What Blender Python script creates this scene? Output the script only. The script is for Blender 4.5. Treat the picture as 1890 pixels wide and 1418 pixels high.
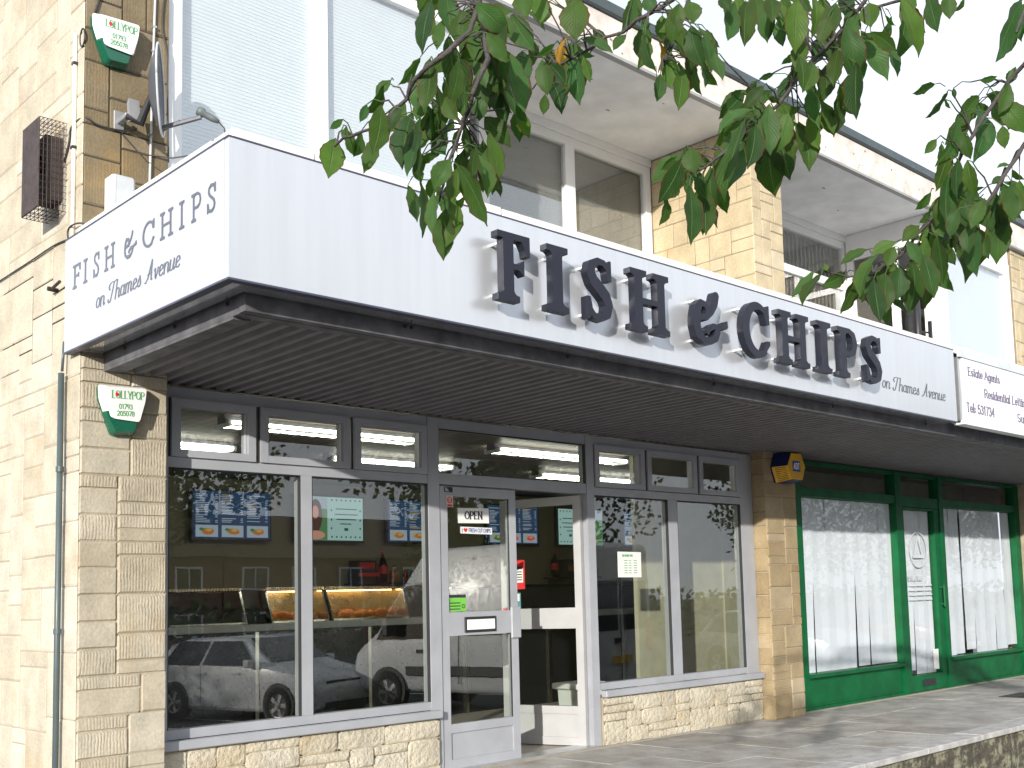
import bpy, bmesh, math, random
import numpy as np
from mathutils import Vector, Matrix
from mathutils.geometry import tessellate_polygon
R_ = random.Random(7)
scene = bpy.context.scene
COL = scene.collection
for o in list(bpy.data.objects):
    bpy.data.objects.remove(o)

# ------------------------------------------------------------------ camera
cd = bpy.data.cameras.new('camera')
cam = bpy.data.objects.new('camera', cd)
COL.objects.link(cam)
CAM = Vector((-2.34, -6.18, 1.22))
ROT = ((0.70590985, -0.70769905, -0.02921195), (0.0459354, 0.08689676, -0.99515772), (0.7068106, 0.70114978, 0.09384972))
r0, r1, r2 = [Vector(r).normalized() for r in ROT]
cam.matrix_world = Matrix(((r0[0], -r1[0], -r2[0], CAM[0]), (r0[1], -r1[1], -r2[1], CAM[1]), (r0[2], -r1[2], -r2[2], CAM[2]), (0, 0, 0, 1)))
FPX = 2033.94
PPX, PPY = 945 + 122.396, 709 + 201.308
cd.sensor_width = 36
cd.lens = 36 * FPX / 1890
cd.shift_x = -122.396 / 1890
cd.shift_y = 201.308 / 1890
cd.clip_start = 0.05
cd.clip_end = 1500
scene.camera = cam


def pix(px, py, depth):
    """a point at a given camera depth, used to measure places off the photograph"""
    return CAM + (r0 * ((px - PPX) / FPX) + r1 * ((py - PPY) / FPX) + r2) * depth


# ------------------------------------------------------------------ sky, sun, exposure
SUN_DIR = Vector((1.47, 1.0, -0.405)).normalized()   # the way the light travels
world = bpy.data.worlds.new('World')
scene.world = world
world.use_nodes = True
nt = world.node_tree
bg = nt.nodes['Background']
sky = nt.nodes.new('ShaderNodeTexSky')
sky.sky_type = 'NISHITA'
sky.sun_disc = False
sky.sun_elevation = math.asin(-SUN_DIR.z)
sky.sun_rotation = math.atan2(-SUN_DIR.x, -SUN_DIR.y)
sky.air_density = 1.0
sky.dust_density = 3.0
sky.ozone_density = 1.0
tc = nt.nodes.new('ShaderNodeTexCoord')
nz = nt.nodes.new('ShaderNodeTexNoise')
nz.inputs['Scale'].default_value = 2.2
nz.inputs['Detail'].default_value = 6
nt.links.new(tc.outputs['Generated'], nz.inputs['Vector'])
rp = nt.nodes.new('ShaderNodeValToRGB')
rp.color_ramp.elements[0].position = 0.30
rp.color_ramp.elements[0].color = (0.62, 0.62, 0.62, 1)
rp.color_ramp.elements[1].position = 0.62
rp.color_ramp.elements[1].color = (0.92, 0.92, 0.92, 1)
nt.links.new(nz.outputs['Fac'], rp.inputs['Fac'])
mx = nt.nodes.new('ShaderNodeMix')
mx.data_type = 'RGBA'
nt.links.new(rp.outputs['Color'], mx.inputs[0])
nt.links.new(sky.outputs['Color'], mx.inputs[6])
mx.inputs[7].default_value = (10.2, 10.9, 12.0, 1)       # thin bright cloud
nt.links.new(mx.outputs[2], bg.inputs['Color'])
bg.inputs['Strength'].default_value = 0.085

sl = bpy.data.lights.new('sun', 'SUN')
sl.energy = 3.9
sl.angle = math.radians(0.6)
sl.color = (1.0, 0.945, 0.86)
so = bpy.data.objects.new('sun', sl)
so.rotation_euler = SUN_DIR.to_track_quat('-Z', 'Y').to_euler()
so.location = (-20, -14, 12)
COL.objects.link(so)

vs = scene.view_settings
vs.view_transform = 'Standard'
vs.look = 'None'
vs.exposure = 0.6
vs.gamma = 1
vs.use_curve_mapping = False
scene.render.engine = 'CYCLES'
scene.cycles.max_bounces = 8
scene.cycles.transparent_max_bounces = 16
scene.cycles.sample_clamp_indirect = 6
scene.render.resolution_x, scene.render.resolution_y = 1024, 768

# ------------------------------------------------------------------ helpers
def tag(o, label=None, cat=None, group=None, kind=None):
    if label: o['label'] = label
    if cat: o['category'] = cat
    if group: o['group'] = group
    if kind: o['kind'] = kind
    return o


def thing(name, label, cat, loc=(0, 0, 0), group=None, rz=0):
    o = bpy.data.objects.new(name, None)
    COL.objects.link(o)
    o.location = loc
    o.rotation_euler = (0, 0, rz)
    o.empty_display_size = 0.1
    return tag(o, label, cat, group)


def place(o, parent, local=False):
    if parent is not None:
        o.parent = parent
        if not local and parent.type == 'EMPTY':
            o.location = -Vector(parent.location)
    return o


class MB:
    """collects shapes into one mesh"""
    def __init__(s):
        s.v, s.f, s.uv, s.mi = [], [], [], []

    def face(s, pts, mi=0):
        n = len(s.v)
        s.v += [tuple(p) for p in pts]
        s.f.append(tuple(range(n, n + len(pts))))
        s.mi.append(mi)

    def mesh(s, verts, faces, mi=0):
        n = len(s.v)
        s.v += [tuple(p) for p in verts]
        for f in faces:
            s.f.append(tuple(i + n for i in f))
            s.mi.append(mi)
        return s

    def box(s, x0, x1, y0, y1, z0, z1, mi=0, ch=0):
        if ch > 0:
            bm = bmesh.new()
            bmesh.ops.create_cube(bm, size=1)
            for v in bm.verts:
                v.co = Vector(((x0 + x1) / 2 + v.co.x * (x1 - x0), (y0 + y1) / 2 + v.co.y * (y1 - y0), (z0 + z1) / 2 + v.co.z * (z1 - z0)))
            bmesh.ops.bevel(bm, geom=bm.edges[:], offset=ch, segments=1, affect='EDGES')
            bm.verts.index_update()
            s.mesh([v.co for v in bm.verts], [[v.index for v in f.verts] for f in bm.faces], mi)
            bm.free()
            return s
        v = [(x, y, z) for x in (x0, x1) for y in (y0, y1) for z in (z0, z1)]
        return s.mesh(v, [(0, 1, 3, 2), (4, 6, 7, 5), (0, 4, 5, 1), (2, 3, 7, 6), (0, 2, 6, 4), (1, 5, 7, 3)], mi)

    def tube(s, pts, r, n=8, mi=0, cap=True):
        pts = [Vector(p) for p in pts]
        rs = r if isinstance(r, (list, tuple)) else [r] * len(pts)
        rings = []
        ref = None
        for i, p in enumerate(pts):
            t = (pts[min(i + 1, len(pts) - 1)] - pts[max(i - 1, 0)]).normalized()
            if ref is None:
                ref = t.orthogonal().normalized()
            ref = (ref - t * ref.dot(t))
            ref = ref.normalized() if ref.length > 1e-6 else t.orthogonal().normalized()
            b = t.cross(ref)
            rings.append([p + (ref * math.cos(a) + b * math.sin(a)) * rs[i] for a in [2 * math.pi * k / n for k in range(n)]])
        vs_ = [v for ring in rings for v in ring]
        fs = []
        for i in range(len(rings) - 1):
            for k in range(n):
                fs.append((i * n + k, i * n + (k + 1) % n, (i + 1) * n + (k + 1) % n, (i + 1) * n + k))
        if cap:
            fs.append(tuple(range(n))[::-1])
            fs.append(tuple((len(rings) - 1) * n + k for k in range(n)))
        return s.mesh(vs_, fs, mi)

    def prism(s, poly, axis, a, b, mi=0):
        """poly of 2-D points extruded along axis from a to b (axis 0: poly is (y,z); 1: (x,z); 2: (x,y))"""
        def P(p, t):
            return (t, p[0], p[1]) if axis == 0 else (p[0], t, p[1]) if axis == 1 else (p[0], p[1], t)
        n = len(poly)
        v = [P(p, a) for p in poly] + [P(p, b) for p in poly]
        f = [tuple(range(n))[::-1], tuple(range(n, 2 * n))] + [(i, (i + 1) % n, n + (i + 1) % n, n + i) for i in range(n)]
        return s.mesh(v, f, mi)

    def lathe(s, prof, c, axis=Vector((0, 0, 1)), n=16, mi=0):
        axis = Vector(axis).normalized()
        e = axis.orthogonal().normalized()
        g = axis.cross(e)
        c = Vector(c)
        vv, ff = [], []
        for (r, h) in prof:
            for k in range(n):
                a = 2 * math.pi * k / n
                vv.append(c + axis * h + (e * math.cos(a) + g * math.sin(a)) * r)
        for i in range(len(prof) - 1):
            for k in range(n):
                ff.append((i * n + k, i * n + (k + 1) % n, (i + 1) * n + (k + 1) % n, (i + 1) * n + k))
        return s.mesh(vv, ff, mi)

    def build(s, name, mat, parent=None, smooth=False, local=False, recalc=True, kind=None, label=None):
        me = bpy.data.meshes.new(name)
        me.from_pydata(s.v, [], s.f)
        mats = mat if isinstance(mat, (list, tuple)) else [mat]
        for m in mats:
            me.materials.append(m)
        if len(mats) > 1:
            me.polygons.foreach_set('material_index', s.mi)
        if recalc:
            bm = bmesh.new()
            bm.from_mesh(me)
            bmesh.ops.recalc_face_normals(bm, faces=bm.faces)
            bm.to_mesh(me)
            bm.free()
        if smooth:
            me.polygons.foreach_set('use_smooth', [True] * len(me.polygons))
        me.update()
        o = bpy.data.objects.new(name, me)
        COL.objects.link(o)
        if kind: o['kind'] = kind
        if label: o['label'] = label
        return place(o, parent, local)


def box(name, x0, x1, y0, y1, z0, z1, mat, parent=None, ch=0, **k):
    return MB().box(x0, x1, y0, y1, z0, z1, ch=ch).build(name, mat, parent, **k)


# ------------------------------------------------------------------ materials
class N:
    """tiny node-graph writer"""
    def __init__(s, name):
        s.m = bpy.data.materials.new(name)
        s.m.use_nodes = True
        s.t = s.m.node_tree
        s.t.nodes.clear()
        s.out = s.t.nodes.new('ShaderNodeOutputMaterial')

    def n(s, typ, _in=None, **kw):
        nd = s.t.nodes.new(typ)
        for k, v in kw.items():
            setattr(nd, k, v)
        for k, v in (_in or {}).items():
            if hasattr(v, 'is_output') or isinstance(v, bpy.types.NodeSocket):
                s.t.links.new(v, nd.inputs[k])
            else:
                nd.inputs[k].default_value = v
        return nd

    def math(s, op, a, b=0.0, c=None, clamp=False):
        i = {0: a, 1: b}
        if c is not None: i[2] = c
        return s.n('ShaderNodeMath', i, operation=op, use_clamp=clamp).outputs[0]

    def mix(s, f, a, b, mode='MIX'):
        return s.n('ShaderNodeMix', {0: f, 6: a, 7: b}, data_type='RGBA', blend_type=mode).outputs[2]

    def noise(s, scale, detail=4, vec=None, rough=0.55):
        return s.n('ShaderNodeTexNoise', {'Scale': scale, 'Detail': detail, 'Roughness': rough, **({'Vector': vec} if vec is not None else {})})

    def pos(s):
        return s.n('ShaderNodeNewGeometry').outputs['Position']

    def objrand(s):
        return s.n('ShaderNodeObjectInfo').outputs['Random']

    def ramp(s, f, stops):
        r = s.n('ShaderNodeValToRGB', {'Fac': f})
        e = r.color_ramp.elements
        while len(e) < len(stops): e.new(0.5)
        for el, (p, c) in zip(e, stops):
            el.position = p
            el.color = c if len(c) == 4 else (*c, 1)
        return r.outputs['Color']

    def range(s, f, a, b, c=0.0, d=1.0):
        return s.n('ShaderNodeMapRange', {0: f, 1: a, 2: b, 3: c, 4: d}).outputs[0]

    def bsdf(s, color, rough=0.5, metal=0.0, spec=0.5, normal=None, **extra):
        i = {'Base Color': color, 'Roughness': rough, 'Metallic': metal, 'Specular IOR Level': spec}
        if normal is not None: i['Normal'] = normal
        i.update(extra)
        b = s.n('ShaderNodeBsdfPrincipled', i)
        s.t.links.new(b.outputs[0], s.out.inputs[0])
        return s.m

    def bump(s, h, strength=0.3, dist=0.01):
        return s.n('ShaderNodeBump', {'Height': h, 'Strength': strength, 'Distance': dist}).outputs[0]


def c4(c): return (*c, 1) if len(c) == 3 else c


def plain(name, color, rough=0.5, metal=0.0, spec=0.5, var=0.12, scale=6.0, bump=0.0, bscale=60.0, rnd=0.0, coat=0.0):
    g = N(name)
    p = g.pos()
    a = g.noise(scale, 5, p).outputs['Fac']
    f = g.range(a, 0.3, 0.7, 1 - var, 1 + var)
    if rnd:
        f = g.math('MULTIPLY', f, g.range(g.objrand(), 0, 1, 1 - rnd, 1 + rnd))
    col = g.mix(1.0, c4(color), g.n('ShaderNodeCombineColor', {0: f, 1: f, 2: f}).outputs[0], 'MULTIPLY')
    rr = g.range(g.noise(scale * 2.3, 3, p).outputs['Fac'], 0.3, 0.7, max(0.02, rough - 0.06), min(1, rough + 0.08))
    nrm = g.bump(g.noise(bscale, 5, p).outputs['Fac'], bump, 0.01) if bump else None
    return g.bsdf(col, rr, metal, spec, nrm, **({'Coat Weight': coat, 'Coat Roughness': 0.05} if coat else {}))


def emit(name, color, strength):
    g = N(name)
    e = g.n('ShaderNodeEmission', {'Color': c4(color), 'Strength': strength})
    g.t.links.new(e.outputs[0], g.out.inputs[0])
    return g.m


def stone_mat(name, base, dark, light, groove=0.5, gscale=85.0, rock=False):
    g = N(name)
    p = g.pos()
    r = g.objrand()
    tone = g.ramp(r, [(0.0, dark), (0.35, base), (0.7, base), (1.0, light)])
    big = g.noise(5.0, 5, p).outputs['Fac']
    fine = g.noise(55.0, 6, p).outputs['Fac']
    f = g.math('MULTIPLY', g.range(big, 0.25, 0.75, 0.78, 1.16), g.range(fine, 0.25, 0.75, 0.86, 1.12))
    col = g.mix(1.0, tone, g.n('ShaderNodeCombineColor', {0: f, 1: f, 2: f}).outputs[0], 'MULTIPLY')
    # dark specks and rusty stains of weathered reconstituted stone
    sp = g.n('ShaderNodeTexVoronoi', {'Scale': 55.0, 'Vector': p}).outputs['Distance']
    pit = g.math('MULTIPLY', g.math('LESS_THAN', sp, 0.12), g.math('GREATER_THAN', g.noise(9.0, 2, p).outputs['Fac'], 0.56))
    col = g.mix(g.math('MULTIPLY', pit, 0.55), col, (0.10, 0.08, 0.05, 1))
    st = g.range(g.noise(2.3, 4, p).outputs['Fac'], 0.55, 0.75, 0, 0.45)
    col = g.mix(st, col, (0.33, 0.215, 0.085, 1))
    sep = g.n('ShaderNodeSeparateXYZ', {0: p})
    u = g.math('ADD', sep.outputs[0], sep.outputs[1])
    wob = g.math('MULTIPLY', g.math('SUBTRACT', g.noise(14.0, 3, p).outputs['Fac'], 0.5), 2.6)
    ph = g.math('ADD', g.math('MULTIPLY', u, gscale), g.math('ADD', wob, g.math('MULTIPLY', r, 30.0)))
    gv = g.math('ABSOLUTE', g.math('SINE', g.math('MULTIPLY', ph, 1.6)))
    keep = g.math('MULTIPLY', g.math('GREATER_THAN', g.math('FRACT', g.math('MULTIPLY', r, 7.31)), 0.3), g.range(g.noise(11.0, 3, p).outputs['Fac'], 0.35, 0.65, 0.1, 1.0))
    h = g.math('ADD', g.math('MULTIPLY', g.math('MULTIPLY', gv, keep), groove), g.math('MULTIPLY', fine, 0.8))
    if rock:
        h = g.math('ADD', g.math('MULTIPLY', g.noise(26.0, 6, p).outputs['Fac'], 2.2), g.math('MULTIPLY', fine, 0.6))
    return g.bsdf(col, 0.92, 0, 0.2, g.bump(h, 0.7, 0.006 if not rock else 0.016))


def glass_mat(name, tint=(0.93, 0.95, 0.93), k=1.5, rough=0.0):
    g = N(name)
    geo = g.n('ShaderNodeNewGeometry')
    d = g.n('ShaderNodeVectorMath', {0: geo.outputs['Normal'], 1: geo.outputs['Incoming']}, operation='DOT_PRODUCT').outputs['Value']
    c = g.math('ABSOLUTE', d)
    s5 = g.math('POWER', g.math('SUBTRACT', 1.0, c), 5.0)
    fr = g.math('MULTIPLY', g.math('ADD', 0.045, g.math('MULTIPLY', s5, 0.95)), k, clamp=True)
    wob = g.bump(g.noise(1.6, 2, g.pos()).outputs['Fac'], 0.02, 0.02)
    tr = g.n('ShaderNodeBsdfTransparent', {0: c4(tint)})
    gl = g.n('ShaderNodeBsdfGlossy', {'Color': (1, 1, 1, 1), 'Roughness': rough, 'Normal': wob})
    m = g.n('ShaderNodeMixShader', {0: fr, 1: tr.outputs[0], 2: gl.outputs[0]})
    g.t.links.new(m.outputs[0], g.out.inputs[0])
    return g.m


M = {}
M['stone_side'] = stone_mat('side_wall_stone', (0.50, 0.455, 0.365), (0.455, 0.405, 0.315), (0.53, 0.49, 0.41), groove=0.15)
M['stone_front'] = stone_mat('tooled_stone', (0.425, 0.38, 0.295), (0.40, 0.35, 0.262), (0.445, 0.405, 0.325), groove=0.65, gscale=112)
M['stone_mid'] = stone_mat('brown_weathered_stone', (0.325, 0.255, 0.155), (0.27, 0.20, 0.115), (0.38, 0.315, 0.215), groove=0.6, gscale=112)
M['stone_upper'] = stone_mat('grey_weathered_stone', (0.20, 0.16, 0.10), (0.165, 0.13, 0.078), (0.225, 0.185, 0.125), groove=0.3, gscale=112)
M['stone_rubble'] = stone_mat('rock_faced_stone', (0.52, 0.475, 0.375), (0.475, 0.425, 0.32), (0.55, 0.51, 0.42), rock=True)
M['stone_party'] = stone_mat('party_wall_stone', (0.50, 0.42, 0.28), (0.45, 0.37, 0.24), (0.53, 0.46, 0.335), groove=0.15)
M['mortar'] = plain('mortar', (0.24, 0.195, 0.135), 0.95, var=0.2, bump=0.4, bscale=120)
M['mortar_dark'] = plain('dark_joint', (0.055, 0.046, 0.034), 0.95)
M['mortar_wall'] = plain('end_wall_joint', (0.34, 0.295, 0.225), 0.95, var=0.12)
M['mortar_light'] = plain('pale_joint', (0.36, 0.31, 0.225), 0.95, var=0.2, bump=0.4, bscale=120)
M['frame'] = plain('grey_upvc', (0.325, 0.338, 0.368), 0.38, var=0.09, scale=4)
M['gasket'] = plain('black_gasket', (0.02, 0.02, 0.022), 0.6)
M['white_frame'] = plain('white_upvc', (0.80, 0.81, 0.82), 0.35, var=0.04, scale=2)
M['panel'] = None
M['panel_edge'] = plain('sign_edge_trim', (0.05, 0.055, 0.09), 0.4)
M['sign_under'] = plain('sign_underside', (0.55, 0.56, 0.58), 0.06, metal=0.75, var=0.03)
M['letter'] = plain('slate_blue_acrylic', (0.015, 0.017, 0.028), 0.42, spec=0.3, var=0.06)
M['letter_back'] = plain('opal_acrylic', (0.80, 0.82, 0.84), 0.3)
M['steel'] = plain('dull_galvanised', (0.13, 0.13, 0.14), 0.6, 0.3, var=0.35, scale=9, bump=0.15)
M['corr'] = plain('brown_profiled_sheet', (0.165, 0.155, 0.168), 0.55, var=0.15, scale=5)
M['coping'] = plain('white_coping', (0.72, 0.71, 0.69), 0.6, var=0.12, scale=14, bump=0.1)
M['soffit'] = plain('painted_soffit', (0.76, 0.775, 0.80), 0.8, var=0.10, scale=3.5, bump=0.12, bscale=40)
M['roof_cap'] = plain('roof_edge_trim', (0.055, 0.075, 0.08), 0.45)
M['fascia'] = plain('flaking_fascia_paint', (0.66, 0.60, 0.55), 0.75, var=0.2, scale=7, bump=0.15)
M['black'] = plain('black_plastic', (0.02, 0.02, 0.022), 0.4)
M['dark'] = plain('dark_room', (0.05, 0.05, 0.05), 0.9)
M['white'] = plain('white_plastic', (0.78, 0.79, 0.80), 0.35, var=0.03)
M['green_box'] = plain('dark_green_plastic', (0.004, 0.10, 0.055), 0.25, var=0.1, coat=0.3)
M['green_print'] = plain('green_ink', (0.10, 0.36, 0.12), 0.6)
M['red_print'] = plain('red_ink', (0.60, 0.03, 0.03), 0.5)
M['blue_print'] = plain('blue_ink', (0.03, 0.06, 0.32), 0.5)
M['ink'] = plain('black_ink', (0.022, 0.022, 0.032), 0.5)
M['end_ink'] = plain('glossy_charcoal_vinyl', (0.045, 0.05, 0.075), 0.2, spec=0.7, coat=0.5)
M['grey_ink'] = plain('grey_lavender_ink', (0.16, 0.145, 0.23), 0.6)
M['paper'] = plain('white_paper', (0.74, 0.75, 0.73), 0.8, var=0.05)
M['shop_green'] = plain('green_gloss_paint', (0.001, 0.092, 0.028), 0.42, spec=0.25, var=0.22, scale=5, bump=0.06, bscale=30)
M['yellow'] = plain('yellow_plastic', (0.72, 0.40, 0.01), 0.35)
M['navy'] = plain('navy_plastic', (0.01, 0.018, 0.10), 0.35)
M['conduit'] = plain('white_conduit', (0.80, 0.79, 0.77), 0.4)
M['cable'] = plain('black_cable', (0.03, 0.028, 0.03), 0.5)
M['rust'] = plain('brown_painted_metal', (0.050, 0.032, 0.030), 0.6, 0.2, var=0.4, scale=14, bump=0.2)
M['pipe'] = plain('grey_green_downpipe', (0.065, 0.09, 0.095), 0.4)
M['dish'] = plain('grey_dish', (0.085, 0.092, 0.11), 0.45)
M['alu'] = plain('aluminium', (0.55, 0.56, 0.57), 0.35, 0.8)
M['meter'] = plain('pale_grey_box', (0.50, 0.52, 0.54), 0.45)
M['inwall'] = plain('khaki_wall', (0.27, 0.245, 0.165), 0.85, var=0.04)
M['inceil'] = plain('shop_ceiling', (0.16, 0.13, 0.11), 0.5, var=0.05)
M['infloor'] = plain('shop_floor', (0.30, 0.27, 0.23), 0.45, var=0.1)
M['counter'] = plain('black_granite', (0.012, 0.013, 0.014), 0.18, var=0.3, scale=40)
M['counter_top'] = plain('grey_counter_edge', (0.42, 0.43, 0.42), 0.3)
M['chrome'] = plain('polished_steel', (0.62, 0.60, 0.52), 0.16, 1.0, var=0.08)
M['brass'] = plain('warm_steel_cabinet', (0.60, 0.46, 0.25), 0.28, 0.9, var=0.1)
M['food'] = plain('battered_fish', (0.55, 0.20, 0.045), 0.7, var=0.35, scale=30, bump=0.4)
M['glass'] = glass_mat('shop_glass')
M['glass_green'] = glass_mat('papered_window_glass', (0.96, 0.97, 0.97), 0.7)
M['glass_up'] = glass_mat('upper_window_glass', (0.93, 0.95, 0.95), 2.4)
M['tube'] = emit('fluorescent_tube', (1.0, 1.0, 0.86), 9.0)
M['warm'] = emit('heat_lamp', (1.0, 0.60, 0.24), 9.0)


def panel_mat():
    g = N('sign_panel')
    p = g.pos()
    mp = g.n('ShaderNodeMapping', {'Vector': p, 'Scale': (5.0, 5.0, 0.35)})
    st = g.range(g.noise(3.0, 4, mp.outputs[0]).outputs['Fac'], 0.35, 0.7, 1.0, 0.94)      # faint rain streaks
    col = g.mix(1.0, (0.60, 0.62, 0.655, 1), g.n('ShaderNodeCombineColor', {0: st, 1: st, 2: st}).outputs[0], 'MULTIPLY')
    return g.bsdf(col, 0.27, 0.46, 0.5, **{'Coat Weight': 0.2, 'Coat Roughness': 0.05})


M['panel'] = panel_mat()


def asphalt(name, c, s=1.0):
    g = N(name)
    p = g.pos()
    v = g.n('ShaderNodeTexVoronoi', {'Scale': 140.0 * s, 'Vector': p})
    a = g.range(g.noise(0.8, 6, p).outputs['Fac'], 0.3, 0.7, 0.75, 1.2)
    b = g.range(v.outputs['Distance'], 0, 0.6, 0.7, 1.25)
    f = g.math('MULTIPLY', a, b)
    col = g.mix(1.0, c4(c), g.n('ShaderNodeCombineColor', {0: f, 1: f, 2: f}).outputs[0], 'MULTIPLY')
    return g.bsdf(col, 0.9, 0, 0.3, g.bump(v.outputs['Distance'], 0.3, 0.005))


def paving(name):
    g = N(name)
    p = g.pos()
    r = g.objrand()
    a = g.range(g.noise(3.2, 7, p, 0.65).outputs['Fac'], 0.3, 0.72, 0.62, 1.18)
    b = g.range(g.noise(70, 4, p).outputs['Fac'], 0.3, 0.7, 0.85, 1.12)
    f = g.math('MULTIPLY', g.math('MULTIPLY', a, b), g.range(r, 0, 1, 0.88, 1.10))
    col = g.mix(1.0, (0.43, 0.415, 0.39, 1), g.n('ShaderNodeCombineColor', {0: f, 1: f, 2: f}).outputs[0], 'MULTIPLY')
    sp = g.n('ShaderNodeTexVoronoi', {'Scale': 7.0, 'Vector': p}).outputs['Distance']
    gum = g.math('MULTIPLY', g.math('LESS_THAN', sp, 0.09), 0.5)
    col = g.mix(gum, col, (0.10, 0.095, 0.09, 1))
    st = g.range(g.noise(1.7, 6, p, 0.65).outputs['Fac'], 0.48, 0.70, 0, 0.6)
    col = g.mix(st, col, (0.20, 0.165, 0.12, 1))
    return g.bsdf(col, 0.85, 0, 0.3, g.bump(g.noise(90, 5, p).outputs['Fac'], 0.25, 0.006))


def lichen_wall(name):
    g = N(name)
    p = g.pos()
    n1 = g.noise(9.0, 6, p, 0.7).outputs['Fac']
    n2 = g.noise(38.0, 4, p).outputs['Fac']
    col = g.ramp(n1, [(0.30, (0.045, 0.04, 0.032)), (0.5, (0.10, 0.092, 0.075)), (0.58, (0.24, 0.235, 0.16)), (0.75, (0.30, 0.30, 0.25))])
    return g.bsdf(col, 0.95, 0, 0.15, g.bump(n2, 0.6, 0.02))


M['asphalt'] = asphalt('asphalt', (0.055, 0.055, 0.058))
M['paving'] = paving('paving_slab')
M['kerb'] = plain('kerb_concrete', (0.40, 0.39, 0.38), 0.85, var=0.25, scale=9, bump=0.4, bscale=90)
M['lichen'] = lichen_wall('lichen_covered_concrete')


def leaf_mat(name, base, pale, edge=(0.10, 0.035, 0.02), edge_amt=0.8, trans=0.38):
    g = N(name)
    uv = g.n('ShaderNodeUVMap').outputs[0]
    s = g.n('ShaderNodeSeparateXYZ', {0: uv})
    u = g.math('ABSOLUTE', g.math('SUBTRACT', s.outputs[0], 0.5))
    v = s.outputs[1]
    r = g.objrand()
    p = g.pos()
    mid = g.range(u, 0.0, 0.035, 1, 0)
    ph = g.math('FRACT', g.math('SUBTRACT', g.math('MULTIPLY', v, 11.0), g.math('MULTIPLY', u, 7.5)))
    lat = g.range(g.math('ABSOLUTE', g.math('SUBTRACT', ph, 0.5)), 0.0, 0.13, 0.5, 0.0)
    vein = g.math('MAXIMUM', mid, lat, clamp=True)
    nb = g.range(g.noise(30, 4, p).outputs['Fac'], 0.3, 0.7, 0.82, 1.18)
    f = g.math('MULTIPLY', nb, g.range(r, 0, 1, 0.62, 1.45))
    col = g.mix(g.math('FRACT', g.math('MULTIPLY', r, 13.7)), c4((base[0] * .85, base[1] * .92, base[2] * 1.25)), c4((base[0] * 1.75, base[1] * 1.22, base[2] * 0.8)))
    col = g.mix(1.0, col, g.n('ShaderNodeCombineColor', {0: f, 1: f, 2: f}).outputs[0], 'MULTIPLY')
    col = g.mix(vein, col, c4(pale))
    ed = g.math('MULTIPLY', g.range(g.math('ADD', u, g.math('MULTIPLY', g.noise(45, 3, p).outputs['Fac'], 0.10)), 0.485, 0.53, 0, 1), edge_amt, clamp=True)
    col = g.mix(ed, col, c4(edge))
    bf = g.n('ShaderNodeNewGeometry').outputs['Backfacing']
    col = g.mix(g.math('MULTIPLY', bf, 0.35), col, c4(pale))
    nrm = g.bump(g.math('MULTIPLY', vein, -1.0), 0.45, 0.004)
    b = g.n('ShaderNodeBsdfPrincipled', {'Base Color': col, 'Roughness': 0.5, 'Specular IOR Level': 0.22, 'Normal': nrm})
    tcol = g.mix(1.0, col, (1.5, 1.9, 0.7, 1), 'MULTIPLY')
    t = g.n('ShaderNodeBsdfTranslucent', {'Color': tcol})
    m = g.n('ShaderNodeMixShader', {0: trans, 1: b.outputs[0], 2: t.outputs[0]})
    g.t.links.new(m.outputs[0], g.out.inputs[0])
    return g.m


M['leaf'] = leaf_mat('cherry_leaf', (0.031, 0.084, 0.020), (0.085, 0.145, 0.048))
M['leaf_yellow'] = leaf_mat('turning_leaf', (0.42, 0.20, 0.02), (0.40, 0.30, 0.06), (0.25, 0.05, 0.01), 0.5)
M['leaf_far'] = plain('tree_leaves', (0.050, 0.085, 0.022), 0.6, var=0.5, scale=1.2)
M['bark'] = plain('cherry_bark', (0.055, 0.045, 0.043), 0.75, var=0.35, scale=60, bump=0.6, bscale=120)

# ------------------------------------------------------------------ lettering
def arc(cx, cy, rx, ry, a0, a1, n=12):
    return [(cx + rx * math.cos(math.radians(a0 + (a1 - a0) * i / n)), cy + ry * math.sin(math.radians(a0 + (a1 - a0) * i / n))) for i in range(n + 1)]


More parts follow.
